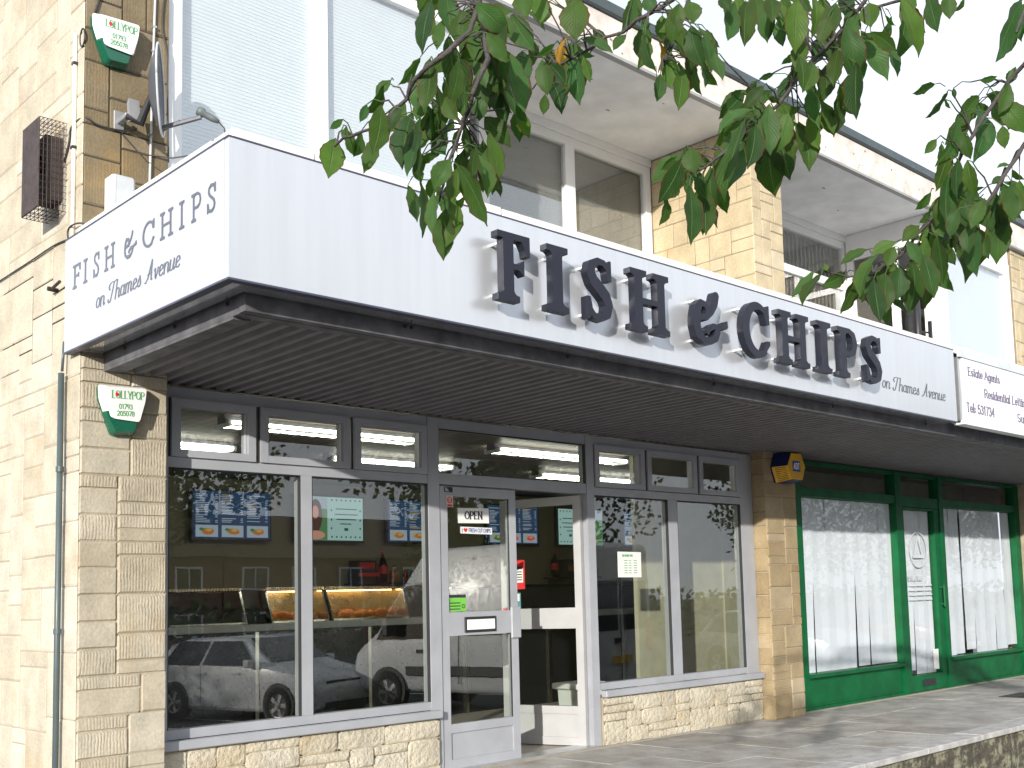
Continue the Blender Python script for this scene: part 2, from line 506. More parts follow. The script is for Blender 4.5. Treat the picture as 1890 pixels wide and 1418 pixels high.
X_ = 0.62   # x-height
G = {
 'A': (.72, [[(0, 0), (.34, 1), (.68, 0)], [(.14, .36), (.54, .36)]]),
 'C': (.70, [arc(.36, .5, .34, .5, 45, 315, 16)]),
 'D': (.70, [[(.06, 0), (.06, 1)], [(.06, 1)] + arc(.24, .5, .4, .5, 90, -90, 12) + [(.06, 0)]]),
 'E': (.60, [[(.06, 0), (.06, 1)], [(.06, 1), (.55, 1)], [(.06, .52), (.46, .52)], [(.06, 0), (.56, 0)]]),
 'F': (.56, [[(.06, 0), (.06, 1)], [(.06, 1), (.54, 1)], [(.06, .52), (.44, .52)]]),
 'G': (.74, [arc(.36, .5, .34, .5, 45, 360, 16) + [(.42, .5)]]),
 'H': (.72, [[(.06, 0), (.06, 1)], [(.62, 0), (.62, 1)], [(.06, .52), (.62, .52)]]),
 'I': (.26, [[(.12, 0), (.12, 1)]]),
 'J': (.46, [[(.36, 1), (.36, .22)] + arc(.2, .2, .17, .2, 0, -160, 8)]),
 'L': (.56, [[(.06, 0), (.06, 1)], [(.06, 0), (.54, 0)]]),
 'M': (.86, [[(.06, 0), (.06, 1), (.42, .2), (.76, 1), (.76, 0)]]),
 'N': (.74, [[(.06, 0), (.06, 1)], [(.06, 1), (.62, 0)], [(.62, 0), (.62, 1)]]),
 'O': (.78, [arc(.38, .5, .35, .5, 0, 360, 20)]),
 'P': (.62, [[(.06, 0), (.06, 1)], [(.06, 1), (.3, 1)] + arc(.32, .74, .24, .26, 90, -90, 8) + [(.06, .48)]]),
 'R': (.66, [[(.06, 0), (.06, 1)], [(.06, 1), (.3, 1)] + arc(.32, .74, .24, .26, 90, -90, 8) + [(.06, .48)], [(.3, .48), (.6, 0)]]),
 'S': (.60, [arc(.29, .74, .23, .26, 40, 270, 10) + arc(.29, .24, .25, .24, 90, -150, 10)]),
 'T': (.62, [[(.3, 0), (.3, 1)], [(.02, 1), (.58, 1)]]),
 'U': (.70, [[(.06, 1), (.06, .3)] + arc(.33, .3, .27, .3, 180, 360, 10) + [(.6, 1)]]),
 'V': (.66, [[(0, 1), (.32, 0), (.64, 1)]]),
 'Y': (.64, [[(0, 1), (.31, .45), (.62, 1)], [(.31, .45), (.31, 0)]]),
 'a': (.54, [arc(.24, X_ / 2, .21, X_ / 2, 0, 360, 14), [(.45, X_), (.45, 0)]]),
 'd': (.56, [arc(.24, X_ / 2, .21, X_ / 2, 0, 360, 14), [(.46, 1), (.46, 0)]]),
 'e': (.52, [[(.05, .33), (.45, .33)] + arc(.25, X_ / 2, .21, X_ / 2, 10, 320, 14)]),
 'g': (.54, [arc(.24, X_ / 2, .21, X_ / 2, 0, 360, 14), [(.45, X_), (.45, -.1)] + arc(.25, -.1, .2, .2, 0, -150, 8)]),
 'h': (.54, [[(.07, 0), (.07, 1)], arc(.26, .4, .19, .22, 180, 0, 8) + [(.45, 0)]]),
 'i': (.24, [[(.11, 0), (.11, X_)], [(.11, .82), (.11, .9)]]),
 'l': (.24, [[(.11, 0), (.11, 1)]]),
 'm': (.82, [[(.07, 0), (.07, X_)], arc(.23, .42, .16, .2, 180, 0, 8) + [(.39, 0)], arc(.55, .42, .16, .2, 180, 0, 8) + [(.71, 0)]]),
 'n': (.54, [[(.07, 0), (.07, X_)], arc(.26, .4, .19, .22, 180, 0, 8) + [(.45, 0)]]),
 'o': (.54, [arc(.26, X_ / 2, .22, X_ / 2, 0, 360, 16)]),
 'r': (.38, [[(.07, 0), (.07, X_)], arc(.26, .4, .19, .2, 180, 60, 6)]),
 's': (.44, [arc(.21, .46, .16, .155, 40, 270, 8) + arc(.21, .16, .17, .15, 90, -150, 8)]),
 't': (.36, [[(.15, .9), (.15, .14)] + arc(.25, .12, .1, .12, 180, 300, 6), [(.02, X_), (.30, X_)]]),
 'u': (.54, [[(.07, X_), (.07, .22)] + arc(.25, .22, .18, .22, 180, 330, 8), [(.45, X_), (.45, 0)]]),
 'v': (.50, [[(.02, X_), (.24, 0), (.46, X_)]]),
 '0': (.58, [arc(.28, .5, .23, .5, 0, 360, 18)]),
 '1': (.40, [[(.06, .8), (.22, 1), (.22, 0)]]),
 '2': (.56, [arc(.27, .73, .22, .27, 160, -30, 8) + [(.04, 0), (.52, 0)]]),
 '3': (.56, [arc(.25, .75, .2, .25, 150, -80, 8), arc(.25, .27, .23, .27, 80, -150, 9)]),
 '4': (.58, [[(.4, 0), (.4, 1), (.03, .3), (.55, .3)]]),
 '5': (.56, [[(.48, 1), (.12, 1), (.08, .56)] + arc(.26, .32, .24, .32, 110, -150, 10)]),
 '7': (.54, [[(.03, 1), (.5, 1), (.2, 0)]]),
 '8': (.58, [arc(.28, .75, .19, .25, 0, 360, 12), arc(.28, .26, .23, .26, 0, 360, 14)]),
 '9': (.56, [arc(.27, .7, .21, .3, 0, 360, 14), [(.48, .7), (.38, 0)]]),
 ':': (.24, [[(.1, .1), (.1, .18)], [(.1, .45), (.1, .53)]]),
 ' ': (.34, []),
}


def text_width(txt, h, sx=1.0, track=0.06):
    return sum(G[c][0] + track for c in txt) * h * sx


def write(mb, txt, org, ux, uy, h, w, sx=1.0, track=0.06, slant=0.0, serif=0.0, mi=0, lift=0.0015, fit=None):
    """stroke lettering as thin flat ribbons lying lift above the plane org + a*ux + b*uy"""
    if fit: sx = fit / text_width(txt, h, 1.0, track)
    org, ux, uy = Vector(org), Vector(ux).normalized(), Vector(uy).normalized()
    nn = ux.cross(uy)
    k = [0]

    def seg(a, b, wa, wb):
        a, b = Vector(a), Vector(b)
        d = (b - a)
        if d.length < 1e-9: return
        d.normalize()
        q = Vector((-d.y, d.x))
        e = d * (min(wa, wb) * 0.35)
        P = [a - e + q * wa / 2, b + e + q * wb / 2, b + e - q * wb / 2, a - e - q * wa / 2]
        k[0] += 1
        L = lift + (k[0] % 37) * 0.00002
        mb.face([org + ux * p.x + uy * p.y + nn * L for p in P][::-1], mi)
    x = 0.0
    for ch in txt:
        adv, strokes = G[ch]
        for st in strokes:
            pts = [((x + p[0] * sx + p[1] * slant) * h, p[1] * h) for p in st]
            for a, b in zip(pts, pts[1:]):
                if serif:
                    dx, dy = abs(b[0] - a[0]), abs(b[1] - a[1])
                    ww = w * (0.55 + 0.75 * dy / (dx + dy + 1e-9))
                else:
                    ww = w
                seg(a, b, ww, ww)
            if serif and len(st) > 1 and ch not in '0123456789:eo':
                for p, q in ((st[0], st[1]), (st[-1], st[-2])):
                    if abs(p[0] - q[0]) < 0.6 * abs(p[1] - q[1]) and abs(p[1] - q[1]) > .3:
                        c = ((x + p[0] * sx + p[1] * slant) * h, p[1] * h)
                        seg((c[0] - .12 * h * sx, c[1]), (c[0] + .12 * h * sx, c[1]), w * .5, w * .5)
        x += adv * sx + track * sx
    return x * h


# --- solid letters: strokes and polygons joined through a distance field, outlined by marching squares
def outline(prims, x1, n=92, pad=0.14):
    gx = np.arange(-pad, x1 + pad, 1.0 / n)
    gy = np.arange(-pad, 1 + pad, 1.0 / n)
    Xg, Yg = np.meshgrid(gx, gy, indexing='ij')
    F = np.full(Xg.shape, 9.0)
    for pr in prims:
        if pr[0] == 'p':
            pts = pr[1]
            d = np.full(Xg.shape, 9.0)
            inside = np.zeros(Xg.shape, bool)
            for (ax, ay), (bx, by) in zip(pts, pts[1:] + pts[:1]):
                ex, ey = bx - ax, by - ay
                t = np.clip(((Xg - ax) * ex + (Yg - ay) * ey) / (ex * ex + ey * ey + 1e-12), 0, 1)
                d = np.minimum(d, np.hypot(Xg - ax - t * ex, Yg - ay - t * ey))
                if ay != by:
                    c = ((ay > Yg) != (by > Yg)) & (Xg < (bx - ax) * (Yg - ay) / (by - ay) + ax)
                    inside ^= c
            F = np.minimum(F, np.where(inside, -d, d))
        else:
            pts, ws = pr[1], pr[2]
            for i in range(len(pts) - 1):
                (ax, ay), (bx, by) = pts[i], pts[i + 1]
                ex, ey = bx - ax, by - ay
                t = np.clip(((Xg - ax) * ex + (Yg - ay) * ey) / (ex * ex + ey * ey + 1e-12), 0, 1)
                F = np.minimum(F, np.hypot(Xg - ax - t * ex, Yg - ay - t * ey) - (ws[i] + (ws[i + 1] - ws[i]) * t) / 2)
    F = F + 1.234e-6
    segs = {}
    ins = F < 0

    def cut(i, j, k, l):
        a, b = F[i, j], F[k, l]
        t = a / (a - b)
        return (gx[i] + (gx[k] - gx[i]) * t, gy[j] + (gy[l] - gy[j]) * t)
    code = ins[:-1, :-1] * 1 + ins[1:, :-1] * 2 + ins[1:, 1:] * 4 + ins[:-1, 1:] * 8
    table = {1: [(3, 0)], 2: [(0, 1)], 3: [(3, 1)], 4: [(1, 2)], 5: [(3, 2), (1, 0)], 6: [(0, 2)], 7: [(3, 2)], 8: [(2, 3)], 9: [(2, 0)], 10: [(0, 3), (2, 1)], 11: [(2, 1)], 12: [(1, 3)], 13: [(1, 0)], 14: [(0, 3)]}
    pt = {}
    for i, j in zip(*np.nonzero((code > 0) & (code < 15))):
        def ed(e):
            k = [('h', i, j), ('v', i + 1, j), ('h', i, j + 1), ('v', i, j)][e]
            if k not in pt:
                pt[k] = cut(k[1], k[2], k[1] + (k[0] == 'h'), k[2] + (k[0] == 'v'))
            return k
        for a, b in table[int(code[i, j])]:
            segs[ed(a)] = ed(b)
    loops = []
    while segs:
        s0, cur = segs.popitem()
        loop = [s0]
        while cur != s0 and cur in segs:
            loop.append(cur)
            cur = segs.pop(cur)
        P = [pt[k] for k in loop]
        # drop near-collinear points
        keep = P[:]
        for _ in range(4):
            out, m = [], len(keep)
            skip = False
            for q in range(m):
                a, b, c = keep[q - 1], keep[q], keep[(q + 1) % m]
                ar = abs((b[0] - a[0]) * (c[1] - a[1]) - (b[1] - a[1]) * (c[0] - a[0]))
                ln = math.hypot(c[0] - a[0], c[1] - a[1]) + 1e-9
                if ar / ln < 0.0016 and not skip:
                    skip = True
                    continue
                skip = False
                out.append(b)
            keep = out
        if len(keep) > 4:
            loops.append(keep)
    return loops


def solid(mb, loops, org, ux, uy, h, depth, sx=1.0, mi=0):
    """extrude outlines; front face at org, body running back along -n"""
    org, ux, uy = Vector(org), Vector(ux).normalized(), Vector(uy).normalized()
    nn = ux.cross(uy)
    flat = [p for L in loops for p in L]
    bm = bmesh.new()
    bv = [bm.verts.new((p[0], p[1], 0)) for p in flat]
    o = 0
    be = []
    for L in loops:
        m = len(L)
        be += [bm.edges.new((bv[o + i], bv[o + (i + 1) % m])) for i in range(m)]
        o += m
    bm.verts.index_update()
    res = bmesh.ops.triangle_fill(bm, use_beauty=True, use_dissolve=False, edges=be)
    tris = [tuple(v.index for v in f.verts) for f in bm.faces]
    bm.free()
    V = [org + ux * (p[0] * h * sx) + uy * (p[1] * h) for p in flat]
    B_ = [v - nn * depth for v in V]
    n = len(V)
    fs = [tuple(t) for t in tris] + [tuple(i + n for i in t[::-1]) for t in tris]
    o = 0
    for L in loops:
        m = len(L)
        fs += [(o + i, o + (i + 1) % m, n + o + (i + 1) % m, n + o + i) for i in range(m)]
        o += m
    mb.mesh(V + B_, fs, mi)


def R4(x0, y0, x1, y1): return ('p', [(x0, y0), (x1, y0), (x1, y1), (x0, y1)])


def br(x, y, dx, dy): return ('p', [(x, y), (x + dx, y), (x + dx * .35, y + dy * .35), (x, y + dy)])   # serif bracket


def stem(x0, x1, s=.1, t=.095, top=True, bot=True):
    out = [R4(x0, 0, x1, 1)]
    for on, y, d in ((bot, 0, 1), (top, 1, -1)):
        if on:
            out.append(R4(x0 - s, min(y, y + d * t), x1 + s, max(y, y + d * t)))
            out += [br(x0, y + d * t, -s * .6, d * .06), br(x1, y + d * t, s * .6, d * .06)]
    return out


def big_glyphs(bold):
    b = bold
    g = {}
    st = lambda w0: w0 * b
    g['F'] = (.64, stem(.11, .11 + st(.2), .11, top=False) + [R4(0, .905, .64, 1), ('p', [(.53, 1), (.64, 1), (.64, .70), (.56, .70), (.545, .80), (.48, .905)]), R4(.2, .475, .5, .56), ('p', [(.42, .47), (.52, .40), (.52, .64), (.42, .565)])])
    g['I'] = (.44, stem(.12, .12 + st(.2), .12))
    g['H'] = (.98, stem(.11, .11 + st(.19), .11) + stem(.67, .67 + st(.19), .11) + [R4(.2, .455, .75, .545)])
    bw = [.09, .10, .14 * b + .01, .17 * b, .14 * b + .01, .10, .09]
    g['P'] = (.74, stem(.11, .11 + st(.2), .11) + [('s', [(.25, .955), (.45, .955), (.60, .88), (.655, .715), (.60, .55), (.45, .475), (.25, .475)], bw)])
    ca = arc(.46, .5, .37, .445, 58, 300, 22)
    cw = [.10 + (.20 * b - .10) * (math.sin(math.pi * i / 22) ** 1.2) for i in range(23)]
    g['C'] = (.80, [('s', ca, cw), ('p', [(.60, .93), (.72, .93), (.76, .99), (.80, .99), (.80, .64), (.70, .64), (.66, .78)]), ('p', [(.62, .06), (.80, .26), (.80, .33), (.71, .33), (.60, .14)])])
    sp = [(.55, .84), (.44, .935), (.30, .945), (.16, .86), (.135, .74), (.20, .62), (.34, .52), (.48, .41), (.54, .28), (.50, .14), (.36, .055), (.20, .065), (.09, .18)]
    sw = [.09, .10, .11, .15 * b + .01, .18 * b, .20 * b, .21 * b, .20 * b, .18 * b, .15 * b + .01, .11, .10, .09]
    g['S'] = (.66, [('s', sp, sw), ('p', [(.50, .92), (.56, .99), (.61, .99), (.61, .66), (.53, .66), (.50, .78)]), ('p', [(.03, .01), (.08, .01), (.14, .09), (.15, .22), (.11, .36), (.03, .36)])])
    g['&'] = (1.0, [('s', [(.40, .58), (.43, .68), (.36, .77), (.24, .78), (.16, .68), (.12, .5), (.11, .34), (.16, .17), (.30, .085), (.48, .085), (.62, .16), (.69, .28), (.70, .38)], [.10, .10, .11, .13, .17 * b, .19 * b, .19 * b, .18 * b, .14, .13, .15 * b, .15 * b, .13]),
                    ('s', [(.38, .52), (.52, .66), (.63, .82), (.68, .98)], [.12, .16 * b, .17 * b, .16 * b]),
                    ('s', [(.22, .50), (.40, .54)], [.11, .11]),
                    ('s', [(.44, .30), (.58, .385), (.74, .385), (.93, .44)], [.10, .11, .09, .12]), ('p', [(.36, .22), (.44, .19), (.50, .33), (.42, .36)]), ('p', [(.90, .52), (.98, .55), (1.0, .42), (.90, .36)])])
    return {k: (w, outline(p, w)) for k, (w, p) in g.items()}


BIG = big_glyphs(1.0)
THIN = big_glyphs(0.50)


def script_line(org, ux, uy, h, w, emit_=None, wx=1.0):
    """the flowing 'on Thames Avenue' line"""
    s = 0.45
    x = 0
    SG = {
     'o': (.46, [arc(.22, .27, .17, .27, 60, 420, 16), [(.30, .50), (.40, .44), (.50, .46)]]),
     'n': (.50, [[(.05, .5), (.07, 0)], [(.07, .30)] + arc(.24, .34, .15, .19, 170, 0, 8) + [(.38, .1), (.42, .0), (.52, .08)]]),
     'T': (.74, [arc(.34, .80, .30, .22, 230, 60, 12) + [(.56, .98), (.80, 1.04)], [(.52, .96), (.42, .5), (.30, .05)] + arc(.17, .10, .13, .15, -20, -190, 8)]),
     'h': (.52, [[(.12, 1.0), (.05, 0)], [(.08, .30)] + arc(.25, .34, .15, .19, 170, 0, 8) + [(.38, .1), (.42, .0), (.52, .08)]]),
     'a': (.52, [arc(.22, .27, .17, .27, 50, 400, 14), [(.40, .52), (.38, .1), (.44, 0), (.54, .08)]]),
     'm': (.74, [[(.05, .5), (.07, 0)], [(.07, .30)] + arc(.20, .36, .12, .17, 170, 0, 7) + [(.31, 0)], [(.31, .30)] + arc(.45, .36, .13, .17, 170, 0, 7) + [(.57, .1), (.62, 0), (.74, .08)]]),
     'e': (.44, [[(.06, .22), (.34, .34)] + arc(.21, .36, .14, .18, 0, 180, 8) + arc(.23, .2, .17, .21, 180, 330, 8)]),
     's': (.40, [[(.02, .08), (.22, .54), (.26, .40), (.33, .2)] + arc(.2, .14, .13, .14, 20, -150, 7)]),
     'A': (.84, [[(.0, .02), (.12, -.02), (.30, .2), (.56, 1.05), (.58, .4), (.62, .06), (.74, .06)], [(.22, .36), (.66, .40)]]),
     'v': (.46, [[(.02, .42), (.10, .5), (.16, .1), (.20, 0), (.34, .3), (.36, .5), (.48, .46)]]),
     'u': (.54, [[(.08, .52), (.06, .15)] + arc(.2, .14, .14, .15, 180, 340, 7) + [(.40, .52), (.38, .1), (.45, 0), (.54, .08)]]),
     ' ': (.34, []),
    }
    org, ux, uy = Vector(org), Vector(ux).normalized(), Vector(uy).normalized()
    nn = ux.cross(uy)
    k = 0
    for ch in 'on Thames Avenue':
        adv, strokes = SG[ch]
        mb = MB()
        for stt in strokes:
            pts = [Vector(((x + p[0] * .86 * wx + p[1] * .22) * h, p[1] * h)) for p in stt]
            for a, b in zip(pts, pts[1:]):
                d = b - a
                if d.length < 1e-9: continue
                d.normalize()
                q = Vector((-d.y, d.x))
                ww = w * (0.45 + 0.9 * max(0, abs(d.y)) ** 1.5)
                e = d * ww * 0.35
                k += 1
                L = 0.0015 + (k % 37) * 0.00002
                mb.face([org + ux * p.x + uy * p.y + nn * L for p in (a - e - q * ww / 2, b + e - q * ww / 2, b + e + q * ww / 2, a - e + q * ww / 2)])
        x += adv * .86 * wx
        if emit_ and strokes: emit_(mb)
    return x * h


# ------------------------------------------------------------------ stones
def stone_mesh(name, mat, seed, rock=False, rim=(.045, .07)):
    r = random.Random(seed)
    bm = bmesh.new()
    n = 4 if rock else 3
    vs_ = {}
    for i in range(n + 1):
        for j in range(n + 1):
            e = min(i, j, n - i, n - j)
            z = 0.0 if e == 0 else (0.75 + r.random() * 0.5 if rock else 0.82 + r.random() * 0.36)
            x = i / n + (0 if i in (0, n) else (r.random() - .5) * .08)
            y = j / n + (0 if j in (0, n) else (r.random() - .5) * .08)
            if not rock:                    # square arris: push the inner ring close to the edge
                x = {0: 0, 1: rim[0], n - 1: 1 - rim[0], n: 1}.get(i, x)
                y = {0: 0, 1: rim[1], n - 1: 1 - rim[1], n: 1}.get(j, y)
            else:
                x = {0: 0, n: 1, 1: .05 + r.random() * .05, n - 1: .95 - r.random() * .05}.get(i, x)
                y = {0: 0, n: 1, 1: .08 + r.random() * .06, n - 1: .92 - r.random() * .06}.get(j, y)
                if e == 0:
                    x += (r.random() - .5) * .02
                    y += (r.random() - .5) * .03
            vs_[i, j] = bm.verts.new((x - .5, -z, y - .5))
    for i in range(n):
        for j in range(n):
            bm.faces.new((vs_[i, j], vs_[i + 1, j], vs_[i + 1, j + 1], vs_[i, j + 1]))
    me = bpy.data.meshes.new(name)
    bm.to_mesh(me)
    bm.free()
    me.materials.append(mat)
    if rock:
        me.polygons.foreach_set('use_smooth', [True] * len(me.polygons))
    return me


def pack(w, h, uw, uh, rnd, wide=(2, 3, 4, 5), tall=(1, 2, 2, 3)):
    """fill a w x h rectangle with snecked blocks on a grid of uw x uh"""
    nx, ny = max(1, round(w / uw)), max(1, round(h / uh))
    occ = [[False] * ny for _ in range(nx)]
    out = []
    for j in range(ny):
        for i in range(nx):
            if occ[i][j]: continue
            bw, bh = rnd.choice(wide), rnd.choice(tall)
            mw = 0
            while i + mw < nx and not occ[i + mw][j] and mw < bw: mw += 1
            rest = 0
            while i + mw + rest < nx and not occ[i + mw + rest][j]: rest += 1
            if rest == 1: mw += 1
            bh = min(bh, ny - j)
            if mw == 1: bh = min(max(bh, 2), ny - j)
            for a in range(mw):
                for b in range(bh): occ[i + a][j + b] = True
            out.append((i * w / nx, j * h / ny, mw * w / nx, bh * h / ny))
    return out


def lay_stones(parent, org, along, out_n, w, h, meshes, uw, uh, seed, proud=0.012, gap=0.009, name='stone_block', stuff=None, keep=None, **kw):
    """lay separate stones on a wall face; org = lower start corner on the mortar plane"""
    rnd = random.Random(seed)
    a = Vector(along)
    nrm = Vector(out_n)
    z = Vector((0, 0, 1))
    n = 0
    for (x, y, bw, bh) in pack(w, h, uw, uh, rnd, **kw):
        c = Vector(org) + a * (x + bw / 2) + z * (y + bh / 2)
        d = proud * (0.6 + rnd.random() * 0.8)
        Mx = Matrix(((a.x * (bw - gap), -nrm.x * d, 0, c.x), (a.y * (bw - gap), -nrm.y * d, 0, c.y), (0, 0, bh - gap, c.z), (0, 0, 0, 1)))
        me = rnd.choice(meshes)
        if stuff is not None and (keep is None or not keep(c)):
            stuff.mesh([Mx @ v.co for v in me.vertices], [tuple(p.vertices) for p in me.polygons])
            continue
        o = bpy.data.objects.new(name, me)
        COL.objects.link(o)
        o.parent = parent
        o.matrix_local = Mx
        n += 1
    return n

# ------------------------------------------------------------------ ground
def road_z(y):
    if y > -2.3: return -0.45
    if y > -26: return -0.45 - (-2.3 - y) * 0.034
    return -0.45 - 23.7 * 0.034


g = MB()
ys = [160, -2.3, -6, -12, -19, -26, -60, -400]
zs = [road_z(y) for y in ys]
xs = [-400, -40, -10, 10, 30, 60, 400]
vv = [(x, y, z) for x in xs for y, z in zip(ys, zs)]
k = len(ys)
g.mesh(vv, [(i * k + j, (i + 1) * k + j, (i + 1) * k + j + 1, i * k + j + 1) for i in range(len(xs) - 1) for j in range(k - 1)])
ground = g.build('road', M['asphalt'], kind='structure')
# white bay lines of the car park, thin painted sheets
pl = MB()
for x in (3.2, 5.9, 8.6 - 1.45, 12.7, 15.3):
    for (ya, yb) in ((-10.0, -14.6), (-4.6, -9.4)):
        for q in range(4):
            y0 = ya + (yb - ya) * q / 4
            y1 = ya + (yb - ya) * (q + 1) / 4
            pl.face([(x, y0, road_z(y0) + .006), (x + .1, y0, road_z(y0) + .006), (x + .1, y1, road_z(y1) + .006), (x, y1, road_z(y1) + .006)])
pl.build('bay_markings', M['paper'], kind='structure')

pavement = thing('pavement', None, None, (0, -1, 0))
pavement['kind'] = 'structure'
YK = -2.02
box('pavement_base', -4, 24, YK + .10, .6, -0.6, -0.03, M['steel'], pavement)
rnd = random.Random(3)
slab_me = {}
for row, (y0, y1) in enumerate(((-.55, .09), (-1.17, -.55), (-1.79, -1.17))):
    x = -3.6 + (row % 2) * .45
    while x < 19:
        key = row
        if key not in slab_me:
            b = MB().box(-.45, .45, -(y1 - y0) / 2, (y1 - y0) / 2, -.05, 0, ch=.0008)
            o = b.build('paving_slab', M['paving'], pavement)
            slab_me[key] = o.data
        else:
            o = bpy.data.objects.new('paving_slab', slab_me[key])
            COL.objects.link(o)
            o.parent = pavement
        sc = 1 - .002 / .9
        o.scale = (sc, 1 - .004 / (y1 - y0), 1)
        o.location = Vector((x + .45, (y0 + y1) / 2, rnd.uniform(-.003, .002))) - Vector(pavement.location)
        o.rotation_euler = (rnd.uniform(-.003, .003), rnd.uniform(-.003, .003), 0)
        x += .9
x = -3.7
kme = None
while x < 19:                                              # edging kerb on top of the retaining wall
    if kme is None:
        o = MB().box(-.4575, .4575, -.125, .125, -.042, .004, ch=.006).build('kerb_stone', M['kerb'], pavement)
        kme = o.data
    else:
        o = bpy.data.objects.new('kerb_stone', kme)
        COL.objects.link(o)
        o.parent = pavement
    o.location = Vector((x + .46, YK + .1, rnd.uniform(-.004, .003))) - Vector(pavement.location)
    x += .92
rw = MB()
rr = random.Random(5)
for i in range(112):                                        # rough face of the retaining wall
    for j in range(4):
        x0, x1 = -4 + i * .25, -4 + (i + 1) * .25
        z0, z1 = -.62 + j * .145, -.62 + (j + 1) * .145
        def wv(x, z): return (x, YK + .03 + .018 * math.sin(x * 9.1 + z * 5) + .014 * math.sin(x * 23 + z * 31), z)
        rw.face([wv(x0, z0), wv(x1, z0), wv(x1, z1), wv(x0, z1)])
tag(rw.build('retaining_wall', M['lichen'], recalc=False, smooth=True), 'low lichen-spotted concrete retaining wall holding up the raised pavement', 'retaining wall')
dr = thing('drain_cover', 'small brown metal drain grating let into the pavement before the green shop', 'drain cover', (9.75, -.97, 0))
b = MB().box(9.5, 10.0, -1.14, -.8, .001, .007)
b.build('frame', M['rust'], dr)
b = MB()
for i in range(11): b.box(9.53 + i * .042, 9.55 + i * .042, -1.11, -.83, .007, .013)
b.build('grating', M['black'], dr)

# ------------------------------------------------------------------ the parade building
bld = thing('parade_building', 'two-storey flat-roofed parade of shops in cream reconstituted stone', 'building', (6.5, 3, 0))
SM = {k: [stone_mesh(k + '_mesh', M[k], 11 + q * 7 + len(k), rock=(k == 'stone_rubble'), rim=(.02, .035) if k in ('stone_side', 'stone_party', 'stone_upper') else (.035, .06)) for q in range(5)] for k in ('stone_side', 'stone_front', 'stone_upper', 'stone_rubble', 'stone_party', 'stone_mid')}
GZ = -0.45
# end wall (plane x = 0)
ew = box('end_wall', 0, .28, .022, 8, GZ, 5.88, M['mortar_wall'], bld)
left = MB()
def keep_side(c): return c.y < 1.75 and c.z > .22
lay_stones(ew, (0, 8.0, GZ), (0, -1, 0), (-1, 0, 0), 8.0, 5.88 - GZ, SM['stone_side'], .108, .0905, 21, proud=.003, gap=.007, stuff=left, keep=keep_side, tall=(1, 2, 2, 3, 4))
left.build('stone_course', M['stone_side'], ew, kind='stuff', recalc=False)
# front pillars
for i, (x0, x1) in enumerate(((0, .5), (6.45, 6.97), (12.52, 13.04))):
    pl = box('pillar', x0 + .006, x1 - .006, .006, .4, GZ, 2.75, M['mortar_light'], bld)
    if i < 2:
        lay_stones(pl, (x0, .006, 0 if i else -.02), (1, 0, 0), (0, -1, 0), x1 - x0, 2.66, SM['stone_mid' if i else 'stone_front'], .0735, .0745, 33 + i, proud=.008, gap=.005, wide=(3, 4, 4, 5), tall=(1, 1, 2, 2, 3))
        if i:
            lay_stones(pl, (x0 + .006, .17, 0), (0, -1, 0), (-1, 0, 0), .165, 2.66, SM['stone_mid'], .08, .0745, 44, proud=.008, gap=.005, wide=(2,), tall=(2, 2, 3))
    else:
        s = MB()
        lay_stones(pl, (x0, .006, 0), (1, 0, 0), (0, -1, 0), x1 - x0, 2.66, SM['stone_front'], .0735, .0745, 37, stuff=s)
        s.build('stone_course', M['stone_front'], pl, kind='stuff', recalc=False)
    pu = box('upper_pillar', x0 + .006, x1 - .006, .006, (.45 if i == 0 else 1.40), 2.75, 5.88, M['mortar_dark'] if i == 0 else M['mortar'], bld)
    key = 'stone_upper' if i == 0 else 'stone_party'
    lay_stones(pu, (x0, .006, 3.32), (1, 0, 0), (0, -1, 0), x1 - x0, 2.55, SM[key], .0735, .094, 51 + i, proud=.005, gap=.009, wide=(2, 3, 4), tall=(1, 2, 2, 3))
    if i == 1:
        lay_stones(pu, (x0 + .006, 1.30, 3.32), (0, -1, 0), (-1, 0, 0), 1.30, 2.55, SM['stone_party'], .094, .1275, 61, proud=.005, gap=.008, wide=(2, 3, 4), tall=(1, 2))
# rubble stall risers under the grey shop windows
for (x0, x1, sd) in ((.5, 2.56, 3), (4.235, 6.44, 9)):
    sr = box('stall_riser', x0, x1, .13, .34, GZ, .395, M['mortar_light'], bld)
    lay_stones(sr, (x0, .13, 0.0), (1, 0, 0), (0, -1, 0), x1 - x0, .392, SM['stone_rubble'], .092, .0655, sd, proud=.018, gap=.006, wide=(2, 3, 4), tall=(1, 1, 2, 2, 3), name='rubble_stone')

# floors, ceilings and inner walls
box('shop_floor_slab', .28, 19.5, .1, 8, -.4, .012, M['infloor'], bld)
box('upper_floor_slab', .02, 19.5, .30, 8, 2.72, 3.29, M['mortar'], bld)
box('back_wall', .0, 19.5, 7.85, 8.05, GZ, 5.88, M['mortar'], bld)
iw = MB()
iw.box(.285, 10.6, 4.85, 4.95, 0.012, 2.72)
iw.box(.282, .30, .35, 4.85, 0.012, 2.72)
iw.box(10.5, 10.6, 1.0, 4.85, 0.012, 2.72)
iw.build('shop_inner_wall', M['inwall'], bld)
# light partition close behind the right-hand grey window
pt = MB()
pt.box(5.62, 6.96, .95, 1.0, 0.012, 2.60)
pt.box(6.96, 12.6, .93, .99, 0.012, 2.60)
pt.build('partition', plain('pale_olive_board', (0.36, 0.34, 0.25), .8, var=.1), bld)
cl = MB()
for i in range(64):                                        # boarded ceiling of the takeaway
    y = .32 + i * .072
    cl.box(.30, 10.5, y, y + .066, 2.60, 2.615)
cl.build('ceiling_boards', M['inceil'], bld, kind='stuff')
# upper storey dark rooms
box('upper_back_wall', .28, 19.5, 4.2, 4.3, 3.29, 5.88, M['dark'], bld)
